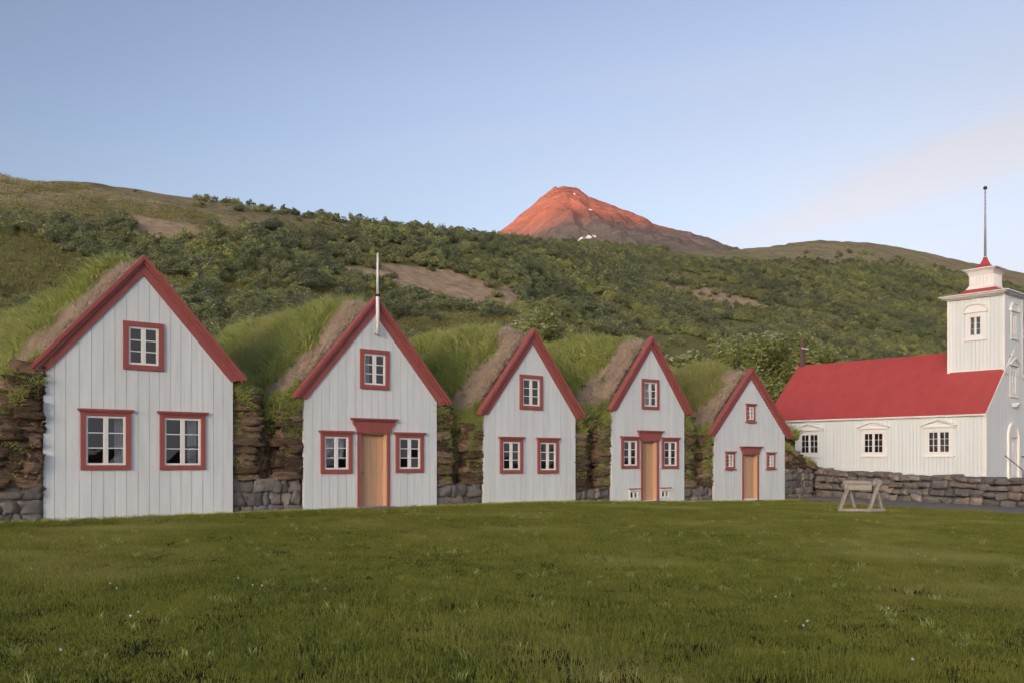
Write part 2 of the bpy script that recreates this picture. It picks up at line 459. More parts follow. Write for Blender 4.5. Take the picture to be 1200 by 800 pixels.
def ground_z(X, Y, detail=True):
    X = np.asarray(X, float); Y = np.asarray(Y, float)
    u = (X - P0[0]) * D_[0] + (Y - P0[1]) * D_[1]; v = (X - P0[0]) * B_[0] + (Y - P0[1]) * B_[1]
    zf = np.interp(u, [-30, 0, 5, 10, 15.5, 18, 21, 27, 32, 60], [0.36, 0.34, 0.33, 0.30, 0.30, 0.24, 0.14, 0.0, 0.0, 0.02])
    z = (zf - .07 * sst(12, 18, u)) * sst(-20, -2, v) - .05
    z = z + (fbm(X / 3.2, Y / 3.2, 3) - 0.5) * 0.10 * sst(0.3, 3.0, np.abs(v)) + 0.07 * np.exp(-((v + 1.6) / 0.5) ** 2) * (u < 8) * sst(-6, -1, u) * 1.0
    wside = (X - WA[0]) * _wn[0] + (Y - WA[1]) * _wn[1]
    yard = sst(0.05, 0.7, wside) * sst(28.0, 29.6, u)
    z = z * (1 - yard) + yard * 0.78
    th = np.arctan2(X, Y); tc = np.clip(th, R(-38), R(38)); Rr = np.hypot(X, Y)
    a = np.tan(tc); Yd = Rr * np.cos(tc)
    T = 1 - sst(R(60), R(95), np.abs(th))
    Y0 = np.interp(a, [-0.78, -0.577, -0.2, 0, 0.25, 0.4, 0.78], [30, 34, 37, 41, 50, 56, 58])
    Yc = np.interp(a, [-0.78, -0.577, -0.3, 0, 0.25, 0.45, 0.577, 0.78], [140, 150, 172, 235, 380, 470, 500, 500])
    Ec = np.interp(a, [-0.78] + _sa + [0.78], [0.33] + _se + [0.17]) * T
    s = np.clip((Yd - Y0) / (Yc - Y0), 0, 1)
    g = 1 - (1 - s) ** 1.55
    E0 = (z - CAM_Z) / np.maximum(Yd, 5)
    E = E0 + (Ec - E0) * g
    zh = CAM_Z + Yd * E
    over = np.maximum(Yd - Yc, 0)
    zc = CAM_Z + Yc * Ec
    zh = np.where(Yd > Yc, np.maximum(zc - 0.10 * over, -2.0), zh)
    zz = np.where(Yd > Y0, zh * T + z * (1 - T), z)
    if detail:
        amp = np.clip((Yd - Y0) / 40, 0, 1) * T
        near = np.clip(1 - (Yd - Yc) / 400, 0, 1)
        zz = zz + amp * near * ((fbm(X / 38, Y / 38, 3, 2) - 0.5) * 3.2 * (1 - 0.6 * s) + (fbm(X / 6.5, Y / 6.5, 3, 5) - 0.5) * 1.3)
    return zz
def gz(x, y): return float(ground_z(np.array([x]), np.array([y]))[0])
def hit(px, py):
    a = (px - 600) / F; e = (537.5 - py) / F
    Ys = np.linspace(36, 560, 2400); ee = (ground_z(a * Ys, Ys) - CAM_Z) / Ys
    i = np.argmax(ee >= e) if (ee >= e).any() else int(np.argmax(ee))
    return a * Ys[i], Ys[i]

SOIL = []   # world ellipses: centre, half-lateral, half-depth
for (px, py, rx, ry) in ((197, 273, 32, 14), (172, 262, 26, 9), (470, 325, 38, 15), (525, 332, 50, 16), (578, 342, 32, 13), (418, 320, 20, 8), (845, 350, 38, 10), (880, 359, 20, 9), (800, 342, 24, 7), (8, 372, 22, 7)):
    cx, cy = hit(px, py); _, y2 = hit(px, py - ry); SOIL.append((cx, cy, rx / F * cy * 1.1, max(abs(y2 - cy), 2.0)))
def soil_at(X, Y):
    s = np.zeros_like(X)
    for cx, cy, a, b in SOIL:
        q = ((X - cx) / a) ** 2 + ((Y - cy) / b) ** 2
        s = np.maximum(s, 1 - sst(0.4, 1.5, q))
    s = s * (0.55 + 0.9 * fbm(X / 4, Y / 4, 3, 8))
    u = (X - P0[0]) * D_[0] + (Y - P0[1]) * D_[1]; v = (X - P0[0]) * B_[0] + (Y - P0[1]) * B_[1]
    s = np.maximum(s, np.exp(-((v + 0.5) / 0.36) ** 2) * sst(-2.5, 0.4, u) * (1 - sst(3.6, 4.8, u)) * (0.55 + 0.85 * fbm(X / 1.1, Y / 1.1, 3, 4)))
    s = np.maximum(s, np.exp(-((v + 0.35) / 0.22) ** 2) * np.exp(-((u - 8.2) / 0.7) ** 2) * 0.8)
    for du in (19.15, 25.1): s = np.maximum(s, np.exp(-((v + 0.4) / 0.3) ** 2) * np.exp(-((u - du) / 0.6) ** 2) * 0.85)
    return np.clip(s, 0, 1)
def project(X, Y, Z): return 600 + F * X / Y, 537.5 - F * (Z - CAM_Z) / Y
def heath_at(px, py):
    sk = np.interp(px, SKX, SKY)
    lim = np.interp(px, [-300, 0, 150, 220, 330, 450, 560, 620, 800, 860, 960, 1040, 1120, 1200], [262, 256, 262, 286, 268, 274, 282, 285, 296, 310, 310, 314, 326, 344])
    return 1 - sst(-8, 6, py - lim)

def build_ground():
    az = np.concatenate([np.linspace(R(-44), R(44), 400), np.linspace(R(48), R(312), 67)])
    rr = [0.0]; r = 0.7
    while r < 14000: rr.append(r); r *= 1.023
    rr = np.array(rr[1:])
    A, RR = np.meshgrid(az, rr, indexing='ij')
    X = np.sin(A) * RR; Y = np.cos(A) * RR
    Z = ground_z(X, Y)
    na, nr = A.shape
    idx = np.arange(na * nr).reshape(na, nr)
    i0 = idx; i1 = np.roll(idx, -1, axis=0)
    f = np.stack([i0[:, :-1], i0[:, 1:], i1[:, 1:], i1[:, :-1]], -1).reshape(-1, 4)
    v = np.stack([X, Y, Z], -1).reshape(-1, 3)
    me = np_mesh('ground', v, f)
    Xf, Yf, Zf = v[:, 0], v[:, 1], v[:, 2]
    u = (Xf - P0[0]) * D_[0] + (Yf - P0[1]) * D_[1]; vv = (Xf - P0[0]) * B_[0] + (Yf - P0[1]) * B_[1]
    hill = sst(3, 9, vv)
    Ys = np.where(Yf > 5, Yf, 5); px, py = project(Xf, Ys, Zf)
    he = np.where((Yf > 60) & (hill > 0.5), heath_at(px, py), 0)
    he = np.where(Yf > 600, 0.7, he)
    fattr(me, 'hill', hill); fattr(me, 'heath', he); fattr(me, 'soil', soil_at(Xf, Yf))
    o = link('ground', me, M_['ground'], smooth=True); struct(o)
build_ground()

# ------------------------------------------------------------------ mountain and the unseen ridge added to block the sun
def build_mountain():
    YM = 2200.0
    px = [380, 470, 540, 585, 600, 612, 625, 640, 652, 660, 668, 678, 690, 700, 718, 735, 752, 765, 800, 830, 850, 880, 920, 1000]
    py = [380, 330, 292, 270, 261, 254, 242, 229, 221, 218.5, 219.5, 221, 230, 235, 241, 247, 253, 261, 271, 279, 288, 294, 315, 360]
    xs = np.linspace(-560, 900, 460); ys = np.concatenate([np.linspace(1400, 2200, 300), np.linspace(2206, 2900, 40)])
    X, Y = np.meshgrid(xs, ys, indexing='ij')
    # ridge line bends towards the viewer on the right
    Yr = YM - 0.30 * np.clip(X - 150, 0, None) + 0.12 * np.clip(120 - X, 0, None)
    pxs = 600 + F * X / Yr
    crest = CAM_Z + (537.5 - np.interp(pxs, px, py)) / F * Yr
    front = np.clip(Yr - Y, 0, None); back = np.clip(Y - Yr, 0, None)
    Z = crest - 0.62 * front - 0.5 * back
    # spur running down towards the viewer
    sx = 118 + 0.30 * (2200 - Y) + 10 * np.sin(Y / 40)
    spur = CAM_Z + (537.5 - 219) / F * YM - 0.56 * (2200 - Y) - 0.80 * np.abs(X - sx)
    Z = np.where(Y <= 2200, np.maximum(Z, spur), Z)
    # grey shoulder on the right, in front
    sh = 505 - 0.00055 * (X - 330) ** 2 - 0.45 * np.abs(Y - 1990) - 0.02 * np.abs(X - 330)
    Z = np.maximum(Z, sh)
    gul = fbm(X / 42 + Y / 300, Y / 190, 4, 3)
    Z = Z + (fbm(X / 160, Y / 160, 4, 6) - 0.5) * 26 * sst(0, 160, front + back) + (gul - 0.5) * 34 * sst(10, 150, front) + (fbm(X / 22, Y / 22, 3, 9) - 0.5) * 9 - np.abs(fbm(X / 60, Y / 110, 4, 13) - .5) * 46 * sst(5, 120, front)
    n, m = X.shape; idx = np.arange(n * m).reshape(n, m)
    f = np.stack([idx[:-1, :-1], idx[1:, :-1], idx[1:, 1:], idx[:-1, 1:]], -1).reshape(-1, 4)
    K = 0.5
    me = np_mesh('mountain', np.stack([X * K, Y * K, CAM_Z + (Z - CAM_Z) * K], -1).reshape(-1, 3), f)
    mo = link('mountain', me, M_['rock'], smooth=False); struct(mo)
    # old snow lying in the gullies
    def zat(x, y):
        i = np.argmin(abs(xs - x)); j = np.argmin(abs(ys - y)); return float(Z[i, j])
    for (qx, qy, w_, h_) in ((692, 247.5, 2.6, 0.9), (673, 229, 1.2, 0.7), (688, 281.5, 5, 0.9), (680, 283.5, 3, 0.7), (696, 279, 2.2, 0.6)):
        a = (qx - 600) / F; e = (537.5 - qy) / F
        best = None
        for yy in ys:
            zz = zat(a * yy, yy)
            if (zz - CAM_Z) / yy >= e: best = yy; break
        if best is None: continue
        b = MB(); k = 9; vs = []
        for t in range(k):
            an = 2 * math.pi * t / k; rr_ = 0.75 + 0.5 * random.random()
            xx = a * best + math.cos(an) * w_ * 2.1 * rr_; yy = best + math.sin(an) * h_ * 4.0 * rr_
            vs.append((xx, yy, zat(xx, yy) + 2.5))
        c = tuple(np.mean(vs, axis=0) + np.array([0, 0, 1.0]))
        b.v = [(p[0] * K, p[1] * K, CAM_Z + (p[2] - CAM_Z) * K) for p in vs + [c]]; b.f = [(t, (t + 1) % k, k) for t in range(k)]
        b.build('snow_patch', M_['snow'], mo)
build_mountain()

def build_far_ridge():
    """unseen ridge behind the viewer, added to keep the sun off the valley; its shade climbs the slopes in view"""
    s2 = Vector((to_sun.x, to_sun.y)).normalized(); t2 = Vector((-s2.y, s2.x))
    n = 321; v = []; f = []; D = 8000.0
    top = 248 + (D + 1000) * math.tan(SUN_EL)
    for i in range(n):
        q = -8000 + 16000 * i / (n - 1); aq = abs(q)
        h = top * float(np.interp(aq, [0, 1500, 2600, 5000, 8000], [1.0, 1.0, .82, .45, .2])) + 0.19 * float(np.clip(q + 430, -200, 420))  # width and crest tilt shaped to spare the glow and slant the shade edge
        h += 14 * (float(fbm(np.array([q / 260.0]), np.array([3.3]), 4)[0]) - 0.5)
        for dd, hh in ((D - 2600, -20), (D - 1300, h * 0.42), (D - 500, h * 0.8), (D, h), (D + 700, h * 0.75), (D + 2400, -20)):
            p = s2 * dd + t2 * q
            v.append((p.x, p.y, hh))
    for i in range(n - 1):
        for j in range(5):
            a = i * 6 + j; f.append((a, a + 1, a + 7, a + 6))
    me = np_mesh('sun_block_ridge', v, f)
    struct(link('sun_block_ridge', me, M_['rock'], smooth=True))
build_far_ridge()

# ------------------------------------------------------------------ scatter by geometry nodes (only for uncountable stuff)
LIB = {}
def lib(name, meshes, mat):
    c = bpy.data.collections.new(name)
    for i, me in enumerate(meshes):
        if len(me.materials) == 0: me.materials.append(mat)
        o = bpy.data.objects.new('%s_%02d' % (name, i), me); c.objects.link(o)
    g = bpy.data.node_groups.new('scatter_' + name, 'GeometryNodeTree')
    g.interface.new_socket('Geometry', in_out='INPUT', socket_type='NodeSocketGeometry')
    g.interface.new_socket('Geometry', in_out='OUTPUT', socket_type='NodeSocketGeometry')
    N = g.nodes; L = g.links
    gi = N.new('NodeGroupInput'); go = N.new('NodeGroupOutput')
    ip = N.new('GeometryNodeInstanceOnPoints'); ci = N.new('GeometryNodeCollectionInfo')
    ci.inputs['Collection'].default_value = c; ci.inputs['Separate Children'].default_value = True; ci.inputs['Reset Children'].default_value = True
    def na(nm, ty):
        a = N.new('GeometryNodeInputNamedAttribute'); a.data_type = ty; a.inputs['Name'].default_value = nm
        return a.outputs['Attribute']
    L.new(gi.outputs[0], ip.inputs['Points']); L.new(ci.outputs[0], ip.inputs['Instance'])
    ip.inputs['Pick Instance'].default_value = True
    L.new(na('idx', 'INT'), ip.inputs['Instance Index'])
    L.new(na('rot', 'FLOAT_VECTOR'), ip.inputs['Rotation'])
    L.new(na('scl', 'FLOAT_VECTOR'), ip.inputs['Scale'])
    L.new(ip.outputs[0], go.inputs[0])
    LIB[name] = (g, len(meshes))
def scatter(name, libname, pts, rots, scls, parent=None):
    g, k = LIB[libname]
    me = bpy.data.meshes.new(name); n = len(pts)
    me.vertices.add(n); me.vertices.foreach_set('co', np.asarray(pts, np.float32).ravel())
    a = me.attributes.new('rot', 'FLOAT_VECTOR', 'POINT'); a.data.foreach_set('vector', np.asarray(rots, np.float32).ravel())
    a = me.attributes.new('scl', 'FLOAT_VECTOR', 'POINT'); a.data.foreach_set('vector', np.asarray(scls, np.float32).ravel())
    a = me.attributes.new('idx', 'INT', 'POINT'); a.data.foreach_set('value', rng.integers(0, k, n).astype(np.int32))
    o = bpy.data.objects.new(name, me); COL.objects.link(o)
    if parent: o.parent = parent
    md = o.modifiers.new('scatter', 'NODES'); md.node_group = g
    o['kind'] = 'stuff'
    return o

def blades(n, spread, h, wd, seed, lean=0.35, square=False):
    r = np.random.default_rng(seed); v = []; f = []
    for i in range(n):
        if square: x, y = r.uniform(-spread, spread, 2)
        else:
            q = spread * math.sqrt(r.random()); t = r.random() * 6.283; x, y = q * math.cos(t), q * math.sin(t)
        hh = h * (0.55 + 0.7 * r.random()); t = r.random() * 6.283; ln = lean * hh * (0.3 + r.random()) ; dx, dy = math.cos(t) * ln, math.sin(t) * ln
        s = r.random() * 6.283; wx, wy = math.cos(s) * wd / 2, math.sin(s) * wd / 2; b = len(v)
        v += [(x - wx, y - wy, -0.01), (x + wx, y + wy, -0.01), (x + wx * .8 + dx * .35, y + wy * .8 + dy * .35, hh * .55), (x - wx * .8 + dx * .35, y - wy * .8 + dy * .35, hh * .55), (x + dx, y + dy, hh * (1 - lean * .3))]
        f += [(b, b + 1, b + 2), (b, b + 2, b + 3), (b + 3, b + 2, b + 4)]
    return np_mesh('grass_clump', v, f)
lib('lawn_patch', [blades(860, 0.30, 0.058, 0.005, 20 + i, 0.55, True) for i in range(4)], M_['lawn'])
lib('roof_tuft', [blades(12, 0.09, 0.25, 0.017, 40 + i, 0.75) for i in range(7)], M_['roofgrass'])
lib('dry_tuft', [blades(18, 0.09, 0.17, 0.011, 60 + i, 1.2) for i in range(5)], M_['drygrass'])
lib('heath_tuft', [blades(30, 0.36, 0.20, 0.03, 90 + i, 0.9) for i in range(4)], M_['heathgrass'])
lib('hill_tuft', [blades(34, 0.34, 0.34, 0.03, 80 + i, 0.8) for i in range(4)], M_['hillgrass'])

# ------------------------------------------------------------------ rough stones and turf blocks
def lump(seed, cuts=3, rnd=0.45, amp=0.10, smooth=True, fine=0.0):
    bm = bmesh.new(); bmesh.ops.create_cube(bm, size=1.0)
    bmesh.ops.subdivide_edges(bm, edges=bm.edges[:], cuts=cuts - 1, use_grid_fill=True)
    r = random.Random(seed); off = [r.uniform(-50, 50) for _ in range(3)]
    sk = [r.uniform(-0.16, 0.16) for _ in range(4)]
    from mathutils import noise as mn
    for v in bm.verts:
        p = v.co.copy(); sp = p.normalized() * 0.62
        q = p.lerp(sp, rnd)
        q.x += sk[0] * p.z * (1 + p.x) + sk[1] * p.x * p.z; q.z += sk[2] * p.x * 0.7 + sk[3] * p.x * p.x * 0.4
        nn = mn.noise_vector(p * 2.3 + Vector(off))
        v.co = q + nn * amp + mn.noise_vector(p * 7.0 + Vector(off)) * fine
    me = bpy.data.meshes.new('stone'); bm.to_mesh(me); bm.free()
    me.polygons.foreach_set('use_smooth', [smooth] * len(me.polygons))
    return me
STONES = [lump(100 + i, 5, 0.24, 0.15, fine=.045) for i in range(16)]
for m in STONES: m.materials.append(M_['stone'])
BLOCKS = [lump(200 + i, 6, 0.10, 0.10, fine=0.12) for i in range(12)]
for m in BLOCKS: m.materials.append(M_['turf'])
def piece(name, me, parent, loc, dims, rot=(0, 0, 0)):
    o = bpy.data.objects.new(name, me); COL.objects.link(o); o.parent = parent
    o.location = loc; o.scale = dims; o.rotation_euler = rot
    return o

# ------------------------------------------------------------------ houses
def colsplit(a0, a1, ops, extra):
    xs = {a0, a1}
    for o in ops:
        for q in (o[0], o[1]):
            if a0 < q < a1: xs.add(q)
    for q in extra:
        if a0 < q < a1: xs.add(q)
    return sorted(xs)
def board_cells(a0, a1, zb, top, ops, extra):
    cells = []
    xs = colsplit(a0, a1, ops, extra)
    for c0, c1 in zip(xs[:-1], xs[1:]):
        mid = (c0 + c1) / 2
        cuts = sorted((o[2], o[3]) for o in ops if o[0] < mid < o[1])
        z = zb
        for lo, hi in cuts:
            if lo > z: cells.append((c0, c1, z, lo, lo))
            z = max(z, hi)
        t0, t1 = top(c0), top(c1)
        if max(t0, t1) > z + 0.01: cells.append((c0, c1, z, max(t0, z + .002), max(t1, z + .002)))
    return cells
def cell_prism(mb, c, d0, d1, M):
    mb.prism([(c[0], c[2]), (c[1], c[2]), (c[1], c[4]), (c[0], c[3])], d0, d1, M)
def boarding(mb, a0, a1, zb, top, ops, d0, d1, M, extra=()):
    for c in board_cells(a0, a1, zb, top, ops, extra): cell_prism(mb, c, d0, d1, M)
def board_groups(cells):
    """cells that touch make one plank; a plank cut through by a window is two"""
    groups = []
    for c in cells:
        hits = [g for g in groups if any((abs(q[1] - c[0]) < 1e-6 or abs(q[0] - c[1]) < 1e-6) and min(max(q[3], q[4]), max(c[3], c[4])) - max(q[2], c[2]) > .01 for q in g)]
        n = [c]
        for g in hits: n += g; groups.remove(g)
        groups.append(n)
    return groups
def boards(parent, M, a0, a1, bw, zb, top, ops, mat, extra=(), name='plank', thick=0.026, base=0.0):
    n = max(1, round((a1 - a0) / bw)); r = random.Random(int(a1 * 1000) + n)
    ws = [1 + r.uniform(-0.10, 0.10) for _ in range(n)]; s = sum(ws); x = a0
    for i in range(n):
        w = ws[i] / s * (a1 - a0); g = 0.0045; th = thick + r.uniform(-0.003, 0.003)
        for grp in board_groups(board_cells(x + g, x + w - g, zb, top, ops, extra)):
            mb = MB()
            for c in grp: cell_prism(mb, c, base, base + th, M)
            mb.build(name, mat, parent)
        x += w
def add_window(parent, M, ac, z0, w, h, m=0.095, frame='red', cap=True, cols=1, rows=3, sill=False, curtain=None, proud=0.075, leaves=2, capo=0.06, casew=0.045, lab=None):
    mb = MB(); fm = M_[frame]
    a0, a1, z1 = ac - w / 2, ac + w / 2, z0 + h
    mb.box(a0, a0 + m, 0.0, proud, z0, z1, M); mb.box(a1 - m, a1, 0.0, proud, z0, z1, M)
    mb.box(a0 + m, a1 - m, 0.0, proud - .003, z0, z0 + m, M); mb.box(a0 + m, a1 - m, 0.0, proud - .003, z1 - m, z1, M)
    if cap: mb.box(a0 - capo, a1 + capo, 0.0, proud + 0.05, z1 + .001, z1 + 0.045, M); mb.box(a0 - capo * .5, a1 + capo * .5, 0, proud + 0.025, z1 - .03, z1, M)
    if sill: mb.box(a0 - capo, a1 + capo, 0.0, proud + 0.04, z0 - 0.05, z0 - .001, M)
    win = mb.build('window', fm, parent)
    i0, i1, k0, k1 = a0 + m + .002, a1 - m - .002, z0 + m + .002, z1 - m - .002
    lw = (i1 - i0) / leaves
    for q in range(leaves):
        l0, l1 = i0 + q * lw + .002, i0 + (q + 1) * lw - .002
        cb = MB(); s = casew
        cb.box(l0, l0 + s, 0.0, 0.045, k0, k1, M); cb.box(l1 - s, l1, 0.0, 0.045, k0, k1, M)
        cb.box(l0 + s, l1 - s, 0.0, 0.043, k0, k0 + s, M); cb.box(l0 + s, l1 - s, 0.0, 0.043, k1 - s, k1, M)
        g0, g1, y0, y1 = l0 + s, l1 - s, k0 + s, k1 - s; mu = 0.022
        for c in range(1, cols):
            x = g0 + (g1 - g0) * c / cols; cb.box(x - mu / 2, x + mu / 2, 0.004, 0.037, y0, y1, M)
        for r_ in range(1, rows):
            z = y0 + (y1 - y0) * r_ / rows; cb.box(g0, g1, 0.004, 0.04, z - mu / 2, z + mu / 2, M)
        cb.build('casement', M_['trim'], win)
        for c in range(cols):
            for r_ in range(rows):
                pb = MB(); x0 = g0 + (g1 - g0) * c / cols; x1 = g0 + (g1 - g0) * (c + 1) / cols; zz0 = y0 + (y1 - y0) * r_ / rows; zz1 = y0 + (y1 - y0) * (r_ + 1) / rows
                t = [random.uniform(-.003, .003) for _ in range(4)]
                p = [M(x0, .012 + t[0], zz0), M(x1, .012 + t[1], zz0), M(x1, .012 + t[2], zz1), M(x0, .012 + t[3], zz1)]
                pb.v = p; pb.f = [(0, 1, 2, 3)]
                pb.build('pane', M_['glass'], win)
    for cu in (curtain or []):
        c0, c1, kind = cu
        cb = MB(); n = 28; x0 = i0 + (i1 - i0) * c0; x1 = i0 + (i1 - i0) * c1; b = 0
        for i in range(n + 1):
            t = i / n; x = x0 + (x1 - x0) * t; dd = -0.16 + 0.025 * math.sin(t * 30) ; pull = 0
            zb_ = k0 - .05 if kind != 'half' else k0 + (k1 - k0) * (0.36 + 0.05 * math.sin(t * 22))
            cb.v += [M(x, dd, zb_), M(x, dd, k1 + .05)]
        cb.f = [(2 * i, 2 * i + 2, 2 * i + 3, 2 * i + 1) for i in range(n)]
        cb.build('curtain', M_['cloth'], win, smooth=True)
    if lab: win['label'] = lab
    return (a0 + m * .6, a1 - m * .6, z0 + m * .6, z1 - m * .6)

GRP = 'turf houses in a row with white gables'
HOUSES = []     # kept for roofs and walls between
def house(spec):
    u0, u1, zb = spec['u0'], spec['u1'], spec['zb']
    uc = spec['ua']; hwl = uc - u0; hwr = u1 - uc
    p = row(uc, 0)
    root = empty('turf_house', (p[0], p[1], zb), TH)
    tag(root, spec['label'], 'house', GRP)
    Mf = lambda a, d, z: (a, -d, z)
    ops = []
    lx = lambda u: u - uc; lz = lambda z: z - zb
    for w in spec['wins']:
        ops.append(add_window(root, Mf, lx(w['u']), lz(w['z']), w['w'], w['h'], **w.get('kw', {})))
    apex_in = lz(spec['apex'] - 0.36); el = lz(spec['eave'] + 0.02)
    sl = (apex_in - el) / (hwl + 0.0); sr = (apex_in - el) / (hwr + 0.0)
    top = lambda a: apex_in + 0.18 - (sl * -a if a < 0 else sr * a)
    bot = -0.25
    d = spec.get('door')
    if d:
        dw, dh = d['w'], lz(d['ztop']); da = lx(d['u']); ops.append((da - dw / 2, da + dw / 2, bot - 1, dh))
    bops = [(o[0] - 0, o[1] + 0, o[2], o[3]) for o in ops]
    boards(root, Mf, -hwl, hwr, spec['bw'], bot, top, ops, M_['white'], extra=(0.0,), base=0.004)
    bk = MB(); boarding(bk, -hwl + .01, hwr - .01, bot, lambda a: top(a) - .02, bops, -0.09, 0.0, Mf, extra=(0.0,)); bk.build('wall_backing', M_['joint'], root)
    # room behind the windows
    rm = MB(); g = [(-hwl + .12, -.2), (hwr - .12, -.2), (hwr - .12, el), (0, apex_in - .05), (-hwl + .12, el)]
    n = len(g); rm.v = [(a, .10, z) for a, z in g] + [(a, 3.0, z) for a, z in g]
    rm.f = [tuple(range(n, 2 * n))] + [(i, (i + 1) % n, n + (i + 1) % n, n + i) for i in range(n)]
    rm.build('room', M_['inside'], root)
    # barge boards
    az, ez = lz(spec['apex']), lz(spec['eave'])
    for sgn, tip in ((-1, lx(spec['tl'])), (1, lx(spec['tr']))):
        bb = MB(); sl_ = (az - ez) / abs(tip); vt = spec.get('vt', 0.43) - .075
        zl = lambda a: az - sl_ * abs(a)
        if spec.get('scallop') and sgn > 0:
            poly = [(0, az), (tip, ez)]; k = 22
            low = []
            for i in range(k * 4 + 1):
                t = i / (k * 4); a = (tip - 0.24) * (1 - t) + 0.0 * t
                low.append((a, zl(a) - vt + 0.05 - 0.055 * abs(math.sin(math.pi * t * k))))
            poly = poly + low
            # build as strips
            for i in range(len(low) - 1):
                (x0, z0), (x1, z1) = low[i], low[i + 1]
                bb.prism([(x0, z0), (x1, z1), (x1, zl(x1)), (x0, zl(x0))], 0.03, 0.065, Mf)
            bb.prism([(tip - .24, ez + sl_ * .24 - vt + .05), (tip, ez), (tip - .24, ez + sl_ * .24)], .03, .065, Mf)
        else:
            c = 0.17 * sgn
            bb.prism([(0, az - vt), (tip - c * 1.6, zl(tip - c * 1.6) - vt), (tip - c * .9, ez - .02), (tip, ez), (0, az)], 0.03, 0.065, Mf)
        ob = bb.build('bargeboard', M_['red'], root, bevel=0.004)
        mo = MB()
        mo.prism([(0, az - .10), (tip - .02 * sgn, zl(tip - .02 * sgn) - .09), (tip, ez), (tip + .05 * sgn, ez + .03), (0, az + .06)], 0.066, 0.115, Mf)
        mo.prism([(0, az - .02), (tip + .05 * sgn, ez + .03 - .06), (tip + .07 * sgn, ez + .05), (0, az + .09)], -0.06, 0.15, Mf)
        mo.build('moulding', M_['red'], ob)
    if d:
        dm = MB(); a0, a1 = da - dw / 2, da + dw / 2; jw = d.get('jw', .085)
        dm.box(a0 - jw, a0 - .001, 0, .06, -.1, dh, Mf); dm.box(a1 + .001, a1 + jw, 0, .06, -.1, dh, Mf)
        door = dm.build('door', M_['red'], root); door['label'] = 'plank door of warm brown wood with red casing'
        hb = MB(); hw_ = d['hw'] / 2; hh = d['hh']
        hb.prism([(da - dw / 2 - jw - .02, dh + .001), (da + dw / 2 + jw + .02, dh + .001), (da + dw / 2 + jw + .04, dh + hh * .35), (da + hw_ - .07, dh + hh * .62), (da + hw_ - .07, dh + hh * .8), (da - hw_ + .07, dh + hh * .8), (da - hw_ + .07, dh + hh * .62), (da - dw / 2 - jw - .04, dh + hh * .35)], 0, .085, Mf)
        hb.box(da - hw_ + .03, da + hw_ - .03, 0, .12, dh + hh * .801, dh + hh * .9, Mf)
        hb.box(da - hw_, da + hw_, 0, .16, dh + hh * .901, dh + hh, Mf)
        hb.build('door_head', M_['red'], door)
        n = d.get('n', 4); z0 = d.get('zs', .02)
        for i in range(n):
            b = MB(); q0 = a0 + .03 + (dw - .06) * i / n; q1 = a0 + .03 + (dw - .06) * (i + 1) / n
            b.box(q0 + .003, q1 - .003, -.17, -.13 + random.uniform(-.003, .003), z0 + .03, dh - .01, Mf); b.build('door_board', M_['door'], door)
        bk2 = MB(); bk2.box(a0 - .02, a1 + .02, -.21, -.18, -.1, dh + .02, Mf); bk2.build('door_backing', M_['dark'], door)
        rv = MB(); rv.box(a0 + .001, a0 + .03, -.175, .03, -.1, dh - .001, Mf); rv.box(a1 - .03, a1 - .001, -.175, .03, -.1, dh - .001, Mf); rv.box(a0 + .03, a1 - .03, -.175, .03, dh - .03, dh - .001, Mf)
        rv.build('door_reveal', M_['door'], door)
        th_ = MB(); th_.box(a0 + .03, a1 - .03, -.175, .05, -.15, z0 + .03, Mf); th_.build('threshold', M_[d.get('sillmat', 'grey_wood')], door)
        hd = MB(); hx = a0 + .09; hd.box(hx - .015, hx + .015, -.13, -.115, .85, 1.0, Mf); hd.tube(Mf(hx, -.115, .93), Mf(hx, -.07, .93), .012, .012, 6); hd.tube(Mf(hx - .01, -.075, .93), Mf(hx + .09, -.075, .93), .01, .008, 6)
        hd.build('handle', M_['iron'], door)
    if spec.get('pole'):
        pb = MB(); pb.tube((0, -.17, lz(4.9)), (0, -.17, lz(5.95)), .05, .045, 10); pb.tube((0, -.17, lz(5.95)), (0, -.17, lz(7.02)), .036, .024, 10)
        pl = pb.build('flagpole', M_['trim'], root, smooth=True)
        cl = MB(); cl.tube((0, -.17, lz(7.02)), (0, -.17, lz(7.06)), .034, .02, 8); cl.build('pole_cap', M_['trim'], pl); cl = MB(); cl.box(-.05, .05, -.23, -.12, lz(5.9), lz(5.96)); cl.build('pole_clamp', M_['iron'], pl); cl = MB(); cl.beam((0, -.17, lz(4.93)), (.0, -.05, lz(4.93)), .03, .03); cl.build('pole_bracket', M_['iron'], pl)
    HOUSES.append(dict(spec, root=root, hwl=hwl, hwr=hwr, el=el))
    return root
W = lambda u, z, w, h, **kw: dict(u=u, z=z, w=w, h=h, kw=kw)
house(dict(label='largest white gabled turf house, leftmost in the row, with three windows and no door', u0=0.0, u1=4.10, ua=2.02, zb=0.34, eave=3.48, apex=6.04, tl=-.19, tr=4.32, bw=.245, hb=.18, depth=17,
  wins=[W(1.235, 1.37, 1.03, 1.27, m=.10, curtain=[(.78, 1.0, 'full')]), W(2.90, 1.36, 1.04, 1.28, m=.10, curtain=[(.72, .98, 'full')]), W(2.03, 3.58, .88, 1.06, m=.11, cap=False)]))
house(dict(label='white gabled turf house with a flagpole on its gable and a brown door', u0=5.95, u1=10.05, ua=8.02, zb=0.30, eave=3.16, apex=5.85, tl=5.73, tr=10.42, bw=.245, hb=.22, depth=13, pole=True, vt=.46,
  wins=[W(6.865, 1.23, .91, 1.06, m=.105, curtain=[(0, 1, 'half')]), W(9.125, 1.23, .91, 1.06, m=.105), W(8.01, 3.46, .90, 1.05, m=.115, cap=False, curtain=[(0, .45, 'full')])],
  door=dict(u=7.985, w=.83, ztop=2.29, hw=1.42, hh=.39, n=4)))
